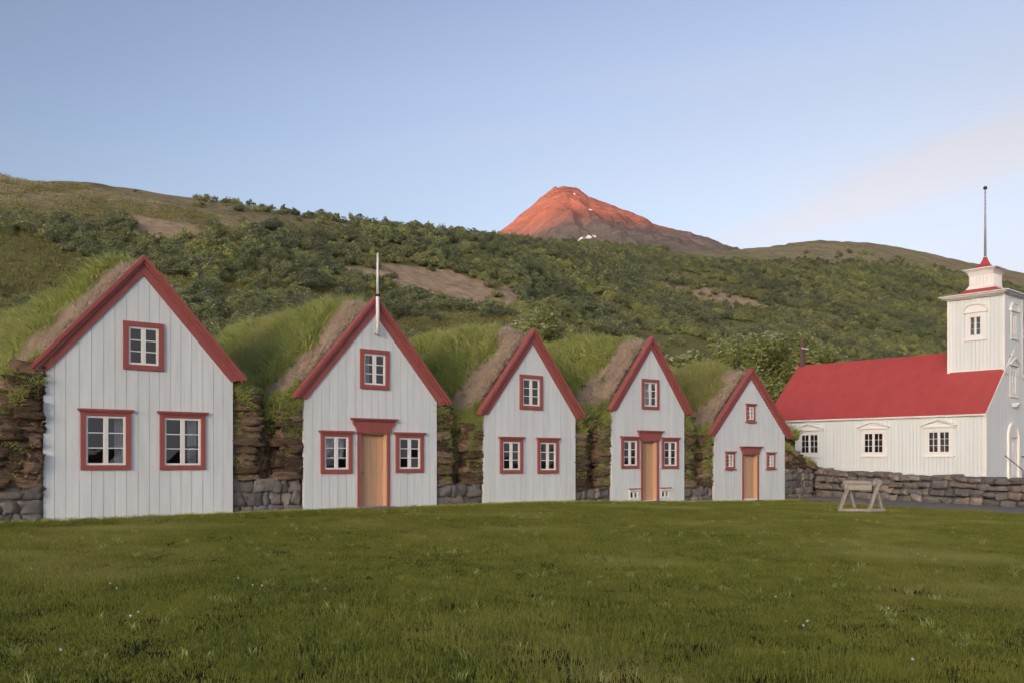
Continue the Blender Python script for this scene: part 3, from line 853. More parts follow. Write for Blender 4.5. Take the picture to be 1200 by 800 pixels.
house(dict(label='middle white gabled turf house with three tall windows and no door', u0=11.75, u1=15.52, ua=13.66, zb=0.30, eave=2.93, apex=5.51, tl=11.6, tr=15.8, bw=.24, hb=.42, depth=12, vt=.45,
  wins=[W(12.795, 1.17, .90, 1.06, m=.105), W(14.295, 1.155, .89, 1.07, m=.105), W(13.595, 3.12, .93, 1.06, m=.115, cap=False)]))
house(dict(label='white gabled turf house with a brown door and two small cellar windows', u0=17.22, u1=21.03, ua=19.2, zb=0.14, eave=3.23, apex=5.77, tl=17.14, tr=21.34, bw=.20, hb=.30, depth=12, vt=.42,
  wins=[W(18.105, 1.28, .89, 1.05, m=.10), W(20.22, 1.265, .91, 1.06, m=.10), W(19.15, 3.325, .90, 1.05, m=.105, cap=False, curtain=[(0, 1, 'full')]),
        W(18.30, .24, .46, .28, m=.03, frame='trim', rows=1, casew=.025, capo=.05, proud=.05), W(19.95, .235, .46, .28, m=.03, frame='trim', rows=1, casew=.025, capo=.05, proud=.05)],
  door=dict(u=19.13, w=.76, ztop=2.23, hw=1.33, hh=.36, n=4, zs=.0, sillmat='trim')))
house(dict(label='smallest white gabled turf house, rightmost in the row beside the church', u0=22.80, u1=27.50, ua=25.13, zb=0.0, eave=2.51, apex=5.07, tl=22.52, tr=27.91, bw=.19, hb=.25, depth=11, vt=.42, scallop=True,
  wins=[W(23.765, 1.235, .56, .62, m=.07, casew=.035, sill=True, capo=.05), W(26.485, 1.225, .55, .61, m=.07, casew=.035, sill=True, capo=.05), W(25.10, 3.07, .56, .65, m=.07, casew=.035, sill=True, capo=.06)],
  door=dict(u=25.10, w=.95, ztop=1.79, hw=1.46, hh=.31, n=5, zs=.03, sillmat='trim', jw=.07)))
# red drip caps over the cellar windows
for i, (u, z) in enumerate(((18.30, .53), (19.95, .525))):
    r = HOUSES[3]['root']; b = MB(); b.box(u - 19.2 - .29, u - 19.2 + .29, 0, .11, z - .14 + .04, z - .14 + .075, lambda a, d, q: (a, -d, q)); b.build('drip_cap', M_['red'], r)

# ------------------------------------------------------------------ turf roofs
def roof_fn(i):
    h = HOUSES[i]; zb = h['zb']; az = h['apex'] - zb; ez = h['eave'] - zb
    xl = h['hwl'] + (.93 if i else 2.6); xr = h['hwr'] + (.93 if i < 4 else 1.3)
    ml = (az - ez) / (h['ua'] - h['tl']); mr = (az - ez) / (h['tr'] - h['ua'])
    zv = 2.45 - zb
    def f(x, v):
        m = np.where(x < 0, ml, mr)
        hb = h['hb'] * (0.35 + 0.65 * sst(.2, 1.4, v)) * (1 - .35 * sst(.4, 2.2, np.abs(x)))
        z = az - .04 + hb - m * (np.sqrt(x * x + .12) - .20)
        k = .35
        if i > 0 or True:
            fl = zv + .12 * v * .3 + (0 if i else -1.2)
            z = np.where(z - fl > k, z, np.where(z - fl < -k, fl, fl + (z - fl + k) ** 2 / (4 * k)))
        nz = (fbm(x / .9 + i * 11, v / .9, 4, i) - .5) * .34 + (fbm(x / .25, v / .25 + i * 5, 3, i) - .5) * .12
        z = z + nz * sst(0, .4, v - .1)
        end = sst(h['depth'] - 4, h['depth'], v)
        return z * (1 - end) + end * (ez - 1.2)
    def dry(x, v):
        n = fbm(x / .55 + i * 7, v / .55, 3, i + 3); lowl = sst(.9, 2.3, np.abs(x))
        n2 = fbm(x / .17 + i * 3, v / .17, 2, i + 8); wdt = .44 + (n - .4) * 1.5 + (n2 - .5) * .5 + lowl * .45
        edge = np.where(x < 0, h['hwl'], h['hwr']) + .30
        return np.clip(1 - sst(wdt - .12, wdt + .12, v - .3), 0, 1) * (1 - sst(edge, edge + .18, np.abs(x)))
    return f, dry, xl, xr
for i, h in enumerate(HOUSES):
    f, dry, xl, xr = roof_fn(i)
    nx, nv = 70, 80
    xs = np.linspace(-xl, xr, nx); vs = .30 + (h['depth'] - .3) * np.linspace(0, 1, nv) ** 1.7
    X, V = np.meshgrid(xs, vs, indexing='ij'); Z = f(X, V)
    # front face of the turf, lumpy, down behind the gable
    ks = 6; Xs = np.repeat(xs[:, None], ks, 1); tt = np.linspace(1, 0, ks + 1)[:-1][None, :]
    top = Z[:, :1]; bot = np.minimum(top - .75, 2.2 - h['zb'] + 0 * top)
    low = top - 1.0
    Zs = top - tt * (top - low); Vs = .30 - .05 * (1 - tt) + (fbm(Xs / .18, Zs / .18, 3, i) - .5) * .16 + tt * .12
    Vs = np.maximum(Vs, .2)
    XX = np.concatenate([Xs, X], 1); VV = np.concatenate([Vs, V], 1); ZZ = np.concatenate([Zs, Z], 1)
    n, m = XX.shape; idx = np.arange(n * m).reshape(n, m)
    fc = np.stack([idx[:-1, :-1], idx[1:, :-1], idx[1:, 1:], idx[:-1, 1:]], -1).reshape(-1, 4)
    me = np_mesh('turf_roof', np.stack([XX, VV, ZZ], -1).reshape(-1, 3), fc)
    fattr(me, 'dry', np.concatenate([np.repeat(dry(X[:, :1], V[:, :1]), ks, 1), dry(X, V)], 1).ravel())
    link('turf_roof', me, M_['roofsoil'], h['root'], smooth=True)
    # grass
    dens = [330, 330, 250, 220, 200][i]
    area = (xl + xr) * min(h['depth'] - .5, 13)
    n = int(area * dens * 1.25)
    x = rng.uniform(-xl, min(xr, 1.2) if i == 0 else xr, n); v = .30 + rng.random(n) ** 1.35 * (min(h['depth'], 14) - .6)
    z = f(x, v); dr = dry(x, v); keep_g = rng.random(n) > dr * 1.15
    sx = (f(x + .05, v) - f(x - .05, v)) / .1
    def rots(x, sx, k):
        n = len(x); lean = np.clip(sx, -1.6, 1.6) * -.0
        ry = np.arctan(np.clip(sx, -1.2, 1.2)) * -k
        return np.stack([rng.normal(0, .25, n), ry + rng.normal(0, .25, n), rng.uniform(0, 6.283, n)], -1)
    g = keep_g; s = rng.uniform(.6, 1.45, g.sum()) * (1 - .55 * dry(x[g], v[g] - .22)) * (0.25 + 1.5 * fbm(x[g] / .8, v[g] / .8, 3, 14 + i)) * (1.05 if i < 2 else 1.2)
    scatter('roof_grass', 'roof_tuft', np.stack([x[g], v[g], z[g] - .02], -1), rots(x[g], sx[g], .25), np.stack([s * 1.2, s * 1.2, s], -1), h['root'])
    # dry tufts on the edge
    nd = int((xl + xr) * 2.0 * 430); x = rng.uniform(-xl, xr, nd); v = .22 + rng.random(nd) * 1.7
    dr = dry(x, v); g = rng.random(nd) < dr; x, v = x[g], v[g]; z = f(x, np.maximum(v, .3)); sx = (f(x + .05, v) - f(x - .05, v)) / .1
    s = rng.uniform(.45, .95, len(x))
    rr = rots(x, sx, .6); 
    scatter('dry_grass', 'dry_tuft', np.stack([x, v, z - .02 - .25 * rng.random(len(x)) * (v < .34)], -1), rr, np.stack([s * 1.1, s * 1.1, s], -1), h['root'])

# ------------------------------------------------------------------ turf and stone walls between the houses
def roof_abs(i, u, v):
    f, _, _, _ = roof_fn(i); h = HOUSES[i]
    return float(f(np.array([u - h['ua']]), np.array([v]))[0]) + h['zb']
def turf_wall(u0, u1, zb, zstone, topf, label, green, seed, ncourse, cols=None, recess=.22, v0=.10):
    uc = (u0 + u1) / 2; p = row(uc, 0); r = random.Random(seed)
    root = empty('turf_wall', (p[0], p[1], zb), TH); tag(root, label, 'wall', 'turf walls between the gables')
    g = u1 - u0
    core = MB(); k = 8
    pts = [(-g / 2 + g * i / k, max(topf(u0 + g * i / k) - zb - .28, .6)) for i in range(k + 1)]
    core.prism([(-g / 2, -.3), (g / 2, -.3)] + pts[::-1], -.42, -1.6, lambda a, d, z: (a, -d, z))
    core.build('turf_core', M_['turf'], root)
    # stones at the foot
    z = -.12; hs = (zstone - zb + .12) / ncourse
    for c in range(ncourse):
        x = -g / 2 + .01; hh = hs * r.uniform(.92, 1.05)
        while x < g / 2 - .04:
            w = r.choice([.2, .34, .45, .55, .62]) * r.uniform(.85, 1.15)
            if g / 2 - x - w < .16: w = g / 2 - x - .01
            piece('stone', r.choice(STONES), root, (x + w / 2, v0 + .2 + r.uniform(-.03, .04), z + hh / 2), (w * 1.06, .5, hh * 1.06), (r.uniform(-.05, .05), r.uniform(-.05, .05) + r.choice([0, math.pi]), r.uniform(-.06, .06)))
            x += w
        z += hh * .97
    z0 = z
    # long turf strips next to the gables, herringbone turves between
    layer = .165; zi = 0
    ztop = max(topf(u0 + .05), topf(u1 - .05)) - zb
    zz = z0
    while zz < ztop and g > 2.1:
        lh = layer * r.uniform(.8, 1.15); x = -g / 2
        while x < g / 2 - .05:
            w = r.uniform(.32, .62)
            if g / 2 - x - w < .2: w = g / 2 - x
            if zz + lh * .6 < topf(uc + x + w / 2) - zb:
                piece('turf_block', r.choice(BLOCKS), root, (x + w / 2, v0 + .28 + r.uniform(-.10, .06), zz + lh / 2), (w * 1.15, .66, lh * 1.45), (r.uniform(-.1, .1), r.uniform(-.12, .12) + .12, r.uniform(-.15, .15)))
            x += w
        zz += lh
    while zz < ztop:
        lh = layer * r.uniform(.85, 1.2)
        for side in (-1, 1):
            w = min(g * r.uniform(.28, .42), .85); cx = side * (g / 2 - w / 2 + .0)
            tz = min(topf(uc + cx), topf(uc + cx - side * w * .35)) - zb
            if zz + lh * .7 < tz:
                piece('turf_strip', r.choice(BLOCKS), root, (cx, v0 + .28 + r.uniform(-.06, .05), zz + lh / 2), (w * 1.12, .66, lh * 1.42), (r.uniform(-.06, .06), r.uniform(-.09, .09), r.uniform(-.10, .10)))
        zz += lh
    zz = z0 + .1; rowi = 0
    while g < 2.1 and zz < topf(uc) - zb - .05:
        x = -g * .24
        while x < g * .24:
            piece('turf_block', r.choice(BLOCKS), root, (x + .06, v0 + .40 + recess * .4 + r.uniform(-.03, .03), zz), (.15, .5, .36), (r.uniform(-.08, .08), (.55 if rowi % 2 else -.55) + r.uniform(-.1, .1), 0))
            x += .13
        zz += .25; rowi += 1
    # moss and grass on the face and along the top
    n = int(g * 1300); x = rng.uniform(-g / 2, g / 2, n); t = rng.random(n) ** .6
    tops = np.array([topf(uc + q) for q in np.linspace(-g / 2, g / 2, 40)]); tq = np.interp(x, np.linspace(-g / 2, g / 2, 40), tops) - zb
    zz = z0 + (tq - z0) * t
    prob = np.where(t > .76, .9, green * (fbm(x / .3 + seed, zz / .3, 3) > (.62 - .3 * green)) * 1.3)
    gk = rng.random(n) < prob; x, zz, t = x[gk], zz[gk], t[gk]
    vv = np.where(np.abs(x) < g * .2, v0 + .24 + recess * .4, v0 + .02) + (t > .86) * .12
    s = rng.uniform(.5, 1.0, len(x)) * np.where(t > .76, 1.25, .8)
    scatter('wall_grass', 'roof_tuft', np.stack([x, vv, zz - .06], -1), np.stack([rng.uniform(.3, 1.3, len(x)), rng.normal(0, .3, len(x)), rng.normal(0, .5, len(x))], -1), np.stack([s, s, s], -1), root)
    return root
def vtop(i):
    a, b = HOUSES[i], HOUSES[i + 1]
    def f(u):
        if u < (a['u1'] + b['u0']) / 2: return roof_abs(i, u, .45) - .02
        return roof_abs(i + 1, u, .45) - .02
    return f
LB = ['turf wall on a stone foot between the largest house and the flagpole house', 'turf wall with mossy sides between the flagpole house and the middle house', 'grass-covered turf wall between the middle house and the house with cellar windows', 'grass-covered turf wall between the house with cellar windows and the smallest house']
for i in range(4):
    a, b = HOUSES[i], HOUSES[i + 1]
    turf_wall(a['u1'] + .02, b['u0'] - .02, min(a['zb'], b['zb']) - .02, [1.15, .95, .62, .60][i], vtop(i), LB[i], [.45, .9, 1.25, 1.25][i], 31 + i, [3, 2, 2, 2][i])
turf_wall(-2.6, -.02, .33, 1.05, lambda u: roof_abs(0, u, .5) - .05, 'turf bank with big foot stones at the left end of the row', .45, 41, 3, v0=.0)
turf_wall(27.54, 29.75, -.02, 1.35, lambda u: float(np.interp(u, [27.5, 28.2, 29.0, 29.75], [2.35, 1.95, 1.65, 1.38])), 'stone and turf wall end beside the smallest house', .3, 42, 5, v0=.05)

# ------------------------------------------------------------------ church
CT = 0.729; CW = 2.889; CL = 9.983
c_s = np.array([math.cos(CT), math.sin(CT)]); c_l = np.array([-math.sin(CT), math.cos(CT)])
c_p = np.array([19.215, 35.994]) + c_s * CW
CZ = 0.80
church = empty('church', (c_p[0], c_p[1], CZ), CT)
tag(church, 'white wooden church with red roof and square bell tower behind the stone wall', 'church')
def build_church():
    ze, zr, zt = 3.473 - CZ, 6.28 - CZ, 8.48 - CZ
    T = .988; TD = 2.2
    Ml = lambda a, d, z: (-CW - d, a, z)
    Mr = lambda a, d, z: (CW + d, a, z)
    Mf = lambda a, d, z: (a, -d, z)
    Mb = lambda a, d, z: (a, CL + d, z)
    def pediment(M, ac, z, w, h, par):
        b = MB(); b.prism([(ac - w / 2, z), (ac + w / 2, z), (ac, z + h)], 0, .07, M); b.box(ac - w / 2 - .06, ac + w / 2 + .06, 0, .13, z - .05, z - .001, M)
        b2 = MB()
        for sg in (-1, 1):
            b.prism([(ac + sg * (w / 2 + .08), z), (ac + sg * (w / 2 + .08), z + .045), (ac, z + h + .06), (ac, z + h)], 0.071, .19, M)
        b.build('pediment', M_['trim'], par)
    ops = []
    for ac in (1.84, 4.68, 7.78):
        o = add_window(church, Ml, ac, 1.74 - CZ, 1.16, 1.16, m=.12, frame='trim', cap=False, cols=2, rows=3, sill=True, proud=.06, casew=.05)
        ops.append(o); pediment(Ml, ac, 2.98 - CZ, 1.34, .26, church)
    boards(church, Ml, 0, CL, .16, -.4, lambda a: ze, ops, M_['church'], base=.004)
    bk = MB(); boarding(bk, .01, CL - .01, -.4, lambda a: ze - .01, ops, -.09, 0, Ml); bk.build('wall_backing', M_['joint'], church)
    boards(church, Mr, 0, CL, .5, -.4, lambda a: ze, [], M_['church'], base=.004)
    gt = lambda a: ze + (zr - ze) * (1 - abs(a) / CW) - .03
    dz = .10
    fops = [(-.52, .52, -1, dz + 2.0)]
    o1 = add_window(church, Mf, 0.0, 4.28 - CZ, .78, 1.25, m=.11, frame='trim', cap=False, cols=1, rows=2, sill=True, proud=.06, casew=.06, curtain=[(0, 1, 'full')]); fops.append(o1); pediment(Mf, 0.0, 5.62 - CZ, .95, .27, church)
    boards(church, Mf, -CW, CW, .16, -.4, gt, fops, M_['church'], extra=(0.0,), base=.004)
    boards(church, Mb, -CW, CW, .5, -.4, gt, [], M_['church'], extra=(0.0,), base=.004)
    fb = MB(); boarding(fb, -CW + .02, CW - .02, -.4, gt, fops, -.09, 0, Mf, extra=(0.0,)); fb.build('wall_backing', M_['joint'], church)
    nv = MB(); nv.box(-CW + .12, CW - .12, .2, CL - .1, -.35, -.3); nv.box(-CW + 1.6, -CW + 1.65, .2, CL - .1, -.3, ze); nv.build('room', M_['inside'], church)
    cb = MB(); cb.box(-CW - .05, -CW + .1, -.05, -.0, -.4, ze, None); cb.box(-CW - .05, -CW - .001, .0, .1, -.4, ze); cb.box(CW - .1, CW + .05, -.05, 0, -.4, ze); cb.box(-CW - .05, -CW - .001, CL - .1, CL + .05, -.4, ze)
    cb.build('corner_board', M_['trim'], church)
    ea = MB(); ea.box(-CW - .19, -CW - .035, -.05, CL + .06, ze - .10, ze - .035); ea.box(CW + .035, CW + .19, -.05, CL + .06, ze - .10, ze - .035); ea.build('eave_cornice', M_['trim'], church)
    ov = .20; sl = (zr - ze) / (CW + ov)
    for sg in (-1, 1):
        # slope made of red sheets
        rr = MB(); x0, x1 = sg * (CW + ov), 0; z0 = ze - .03; th = .05
        M = lambda a, d, z: (a, d, z)
        rr.prism([(x0, z0), (0, zr), (0, zr + th), (x0, z0 + th)], -.06, CL + .10, lambda a, d, z: (a, d, z))
        rf = rr.build('roof', M_['roofred'], church)
        n = 17
        for k in range(n + 1):
            y = -.06 + (CL + .16) * k / n
            sb = MB(); sb.prism([(x0, z0 + th + .001), (0, zr + th + .001), (0, zr + th + .012), (x0, z0 + th + .012)], max(y - .02, -.058), min(y + .02, CL + .098), M)
            sb.build('roof_seam', M_['roofred'], rf)
        vb = MB(); vb.prism([(x0, z0 - .10), (0, zr - .12), (0, zr - .002), (x0, z0 - .002)], -.09, -.05, M); vb.prism([(x0, z0 - .10), (0, zr - .12), (0, zr - .002), (x0, z0 - .002)], CL + .06, CL + .09, M); vb.build('verge_board', M_['trim'], rf)
    rc = MB(); rc.prism([(-.14, zr - .06), (0, zr + .085), (.14, zr - .06), (.0, zr + .05)], TD + .01, CL + .11, lambda a, d, z: (a, d, z)); rc.build('ridge_cap', M_['roofred'], church)
    # cross on the far end of the ridge
    cr = MB(); cr.box(-.10, .10, CL - .26, CL - .06, zr - .05, zr + 1.36); cp = cr.build('cross', M_['postbrown'], church)
    ca = MB(); ca.box(-.33, .33, CL - .30, CL - .262, zr + .90, zr + .96); ca.build('cross_bar', M_['trim'], cp)
    # tower
    tb = empty('tower', (0, 0, 0)); tb.parent = church
    zb = ze + (zr - ze) * (1 - T / CW) - .15
    Tl = lambda a, d, z: (-T - d, a, z); Tr = lambda a, d, z: (T + d, a, z); Tb = lambda a, d, z: (a, TD + d, z); Tf = lambda a, d, z: (a, .0 - d - .035, z)
    ol = add_window(tb, Tl, 1.10, 6.72 - CZ, .78, 1.14, m=.15, frame='trim', cap=False, cols=1, rows=3, sill=True, proud=.055, casew=.04, capo=.08)
    of = add_window(tb, Tf, 0.0, 6.72 - CZ, .70, 1.14, m=.14, frame='trim', cap=False, cols=1, rows=2, sill=True, proud=.055, casew=.05, capo=.08, curtain=[(0, 1, 'full')])
    def archhead(M, ac, z, w):
        b = MB(); n = 14; h = w * .33
        b.prism([(ac - w / 2 * math.cos(math.pi * i / n), z + h * math.sin(math.pi * i / n)) for i in range(n + 1)], 0, .06, M)
        for i in range(n):
            t0, t1 = math.pi * i / n, math.pi * (i + 1) / n; q = 1.13
            b.prism([(ac - w / 2 * math.cos(t0), z + h * math.sin(t0)), (ac - w / 2 * math.cos(t1), z + h * math.sin(t1)), (ac - w / 2 * q * math.cos(t1), z + h * q * 1.1 * math.sin(t1)), (ac - w / 2 * q * math.cos(t0), z + h * q * 1.1 * math.sin(t0))], 0.0, .12, M)
        b.box(ac - w / 2 * 1.13, ac + w / 2 * 1.13, 0, .12, z - .05, z - .001, M)
        b.build('window_head', M_['trim'], tb)
    archhead(Tl, 1.10, 7.91 - CZ, .92); archhead(Tf, 0, 7.91 - CZ, .84)
    boards(tb, Tl, 0, TD, .16, zb, lambda a: zt, [ol], M_['church'], base=.004)
    boards(tb, Tr, 0, TD, .16, zb, lambda a: zt, [], M_['church'], base=.004)
    boards(tb, Tf, -T, T, .16, zb, lambda a: zt, [of, (-.5, .5, zb - 1, 6.0 - CZ)], M_['church'], base=.004)
    boards(tb, Tb, -T, T, .16, zb, lambda a: zt, [], M_['church'], base=.004)
    bk = MB()
    boarding(bk, .01, TD - .01, zb, lambda a: zt - .02, [ol], -.08, 0, Tl); boarding(bk, -T + .09, T - .09, zb, lambda a: zt - .02, [of], -.08, 0, Tf); boarding(bk, .01, TD - .01, zb, lambda a: zt - .02, [], -.08, 0, Tr); boarding(bk, -T + .09, T - .09, zb, lambda a: zt - .02, [], -.08, 0, Tb)
    bk.build('wall_backing', M_['joint'], tb)
    cbd = MB()
    for xx in (-T, T):
        for yy in (-.035, TD):
            cbd.box(xx - .05 - .045 * (xx < 0) + .045 * (xx > 0) * 0, xx + .05 + .045 * (xx > 0), yy - .05, yy + .05, zb - (0 if xx > 0 else 0), zt - .001)
    cbd.box(-T - .05, -T - .002, 0, TD, zb + .14, zb + .26)
    cbd.build('corner_board', M_['trim'], tb)
    def ring(b, hx, z0, z1, hx1=None):
        hx1 = hx if hx1 is None else hx1; cy = TD / 2 - .02
        p = [(-hx, cy - hx, z0), (hx, cy - hx, z0), (hx, cy + hx, z0), (-hx, cy + hx, z0), (-hx1, cy - hx1, z1), (hx1, cy - hx1, z1), (hx1, cy + hx1, z1), (-hx1, cy + hx1, z1)]
        b.hexa(p)
    co = MB(); hx = 1.16
    ring(co, hx, zt, zt + .07, hx + .08); ring(co, hx + .16, zt + .071, zt + .13); ring(co, hx + .26, zt + .131, zt + .17)
    co.build('cornice', M_['trim'], tb)
    sk = MB(); ring(sk, hx + .20, zt + .171, zt + .26, .86); ring(sk, .86, zt + .261, zt + .46, .62); sk.build('tower_skirt_roof', M_['roofred'], tb)
    la = MB(); z = zt + .461
    ring(la, .58, z, z + .07); ring(la, .54, z + .071, z + .16, .51); ring(la, .485, z + .161, z + .62); ring(la, .51, z + .621, z + .74, .54); ring(la, .57, z + .741, z + .80)
    lan = la.build('lantern', M_['trim'], tb)
    ba = MB()
    for k in range(7):
        q = -.42 + .84 * k / 6
        for (x, y) in ((-.50, TD / 2 - .02 + q), (q, TD / 2 - .02 - .50)):
            ba.box(x - .022, x + .022, y - .022, y + .022, z + .17, z + .61)
    ba.build('baluster', M_['trim'], lan)
    uc = MB(); z = z + .801
    ring(uc, .64, z, z + .04); ring(uc, .70, z + .041, z + .085); uc.build('lantern_cornice', M_['trim'], tb)
    sp = MB(); z += .086; cy = TD / 2 - .02
    prof = [(.66, 0), (.42, .05), (.27, .12), (.17, .24), (.10, .40), (.055, .56)]
    for (r0, h0), (r1, h1) in zip(prof[:-1], prof[1:]):
        b = len(sp.v)
        for r_, hh in ((r0, h0), (r1, h1)):
            sp.v += [(-r_, cy - r_, z + hh), (r_, cy - r_, z + hh), (r_, cy + r_, z + hh), (-r_, cy + r_, z + hh)]
        sp.f += [(b + i, b + (i + 1) % 4, b + 4 + (i + 1) % 4, b + 4 + i) for i in range(4)]
    sp.f.append((len(sp.v) - 4, len(sp.v) - 3, len(sp.v) - 2, len(sp.v) - 1))
    spi = sp.build('spire', M_['roofred'], tb)
    po = MB(); zp = z + .60; zend = 13.35 - CZ; po.tube((0, cy, zp), (0, cy, zend), .055, .028, 10); pole = po.build('spire_pole', simple('aluminium_pole', (.42, .42, .44), .4), spi, smooth=True)
    bm = bmesh.new(); bmesh.ops.create_uvsphere(bm, u_segments=12, v_segments=8, radius=.085); me = bpy.data.meshes.new('ball'); bm.to_mesh(me); bm.free()
    link('ball', me, M_['iron'], spi, (0, cy, zend + .05), True)
    # door with arched casing
    db = MB(); n = 16; R0, R1 = .50, .68; zs = dz + 1.62
    for sg in (-1, 1):
        db.box(sg * R0 if sg > 0 else -R1, R1 if sg > 0 else -R0, 0.03, .12, -.05, zs, Mf)
    for i in range(n):
        t0, t1 = math.pi * i / n, math.pi * (i + 1) / n
        db.prism([(R0 * math.cos(t0), zs + R0 * math.sin(t0)), (R1 * math.cos(t0), zs + R1 * math.sin(t0)), (R1 * math.cos(t1), zs + R1 * math.sin(t1)), (R0 * math.cos(t1), zs + R0 * math.sin(t1))], .03, .12, Mf)
    db.box(-.75, .75, .03, .2, -.15, .05, Mf)
    door = db.build('door', M_['trim'], church); door['label'] = 'white double door under a round arched casing'
    for sg in (-1, 1):
        lf = MB(); lf.box(*( (.004, .51) if sg > 0 else (-.51, -.004)), -.06, -.02, .06, zs, Mf)
        for (a, b_) in ((.15, .7), (.82, 1.5)):
            lf.box(sg * .12 if sg > 0 else -.40, .40 if sg > 0 else -.12, -.02, .0, a, b_, Mf)
        lf.build('door_leaf', M_['trim'], door)
    lu = MB(); lu.prism([(R0 * 1.02 * math.cos(math.pi * i / n), zs + R0 * 1.02 * math.sin(math.pi * i / n)) for i in range(n + 1)], 0.03, .06, Mf); lu.build('fanlight', M_['trim'], door)
    for sg in (-1, 1):
        hr = MB(); hr.tube(Mf(sg * .98, .05, .95), Mf(sg * .98, .75, .35), .022, .022, 6); hr.tube(Mf(sg * .98, .75, -.3), Mf(sg * .98, .75, .37), .02, .02, 6); hr.build('handrail', M_['iron'], church)
    lm = MB(); lm.box(-.10, .32, .03, .32, 3.92 - CZ, 3.97 - CZ, Mf); lm.box(-.04, .26, .03, .22, 3.83 - CZ, 3.92 - CZ, Mf); lm.build('bracket_lamp', M_['trim'], church)  # small unlit bracket lamp above the church door
build_church()

# ------------------------------------------------------------------ churchyard wall, gravel path
def build_yard_wall():
    r = random.Random(77)
    L1 = np.linalg.norm(WB - WA); L2 = np.linalg.norm(WC - WB); Lt = L1 + L2
    root = empty('stone_wall', (WA[0], WA[1], 0.0)); tag(root, 'low dry-laid basalt wall running in front of the church', 'wall')
    def at(s):
        if s < L1: d = (WB - WA) / L1; p = WA + d * s
        else: d = (WC - WB) / L2; p = WB + d * (s - L1)
        return p, d
    heights = lambda s: float(np.interp(s, [0, 1.2, 4.2, 9, 13, Lt], [1.30, 1.22, 1.04, .97, .93, .90])) + .05 * math.sin(s * 1.7) + .03 * math.sin(s * 4.1)
    # rubble core
    core = MB(); n = 40
    for i in range(n):
        s0, s1 = Lt * i / n, Lt * (i + 1) / n; (p0, d0), (p1, d1) = at(s0), at(min(s1, Lt - .001)); nn = np.array([-d0[1], d0[0]])
        a = [p0 - nn * .2 - WA, p1 - nn * .2 - WA, p1 + nn * .2 - WA, p0 + nn * .2 - WA]; h = heights(s0) - .16
        core.hexa([(*q, -.3) for q in a] + [(*q, h) for q in a])
    core.build('rubble_core', M_['dark'], root)
    courses = 4; cnt = 0
    zc = [np.full(400, -.10)]
    xs = np.linspace(0, Lt, 400); lev = np.full(400, -.08)
    target = np.array([heights(x) for x in xs])
    for c in range(courses):
        s = r.uniform(0, .2)
        while s < Lt - .15:
            w = r.uniform(.34, .78) * (1.1 if c == 0 else 1.0); i0, i1 = int(s / Lt * 399), min(int((s + w) / Lt * 399) + 1, 399)
            base = float(np.mean(lev[i0:i1 + 1])); tg = float(np.mean(target[i0:i1 + 1])); rem = courses - c
            hh = (tg - base) / rem * r.uniform(.82, 1.2) if rem > 1 else (tg - base) * r.uniform(.9, 1.12)
            hh = max(.10, hh); p, d = at(s + w / 2); ang = math.atan2(d[1], d[0])
            piece('stone', r.choice(STONES), root, (p[0] - WA[0] + r.uniform(-.04, .04), p[1] - WA[1] + r.uniform(-.04, .04), base + hh / 2), (w * 1.05, .66, hh * 1.10), (r.uniform(-.08, .08), r.uniform(-.07, .07), ang + r.uniform(-.10, .10) + r.choice([0, math.pi])))
            lev[i0:i1 + 1] = base + hh * .97; s += w * .985; cnt += 1
    # grass at the foot
    return root
build_yard_wall()
def build_path():
    n = 60; v = []; f = []; k = 7
    nn = -_wn
    for i in range(n):
        t = -.03 + 1.75 * i / (n - 1); p = WA + (WB - WA) * t
        wl_ = np.interp(t, [0, .15, .5, 1, 1.7], [1.2, 1.8, 2.4, 2.9, 3.0]) + .14 * math.sin(i * .9)
        for j in range(k):
            q = p + nn * (-.05 + (wl_ + .05) * j / (k - 1)); z = gz(q[0], q[1])
            v.append((q[0], q[1], max(z, -.02) + (.035 if 0 < j < k - 1 else (.0 if j else .03)) - (.05 if j == k - 1 else 0)))
    for i in range(n - 1):
        for j in range(k - 1):
            a = i * k + j; f.append((a, a + 1, a + k + 1, a + k))
    struct(link('gravel_path', np_mesh('gravel_path', v, f), M_['gravel'], smooth=True))
build_path()
def on_path(X, Y):
    wside = (X - WA[0]) * _wn[0] + (Y - WA[1]) * _wn[1]; al = (X - WA[0]) * _wd[0] + (Y - WA[1]) * _wd[1]
    return (wside > -(np.interp(al / np.linalg.norm(WB - WA), [0, .15, .5, 1, 1.7], [1.2, 1.8, 2.4, 2.9, 3.0]) + .1 * np.sin(al * 2.0))) & (al > -1.0)

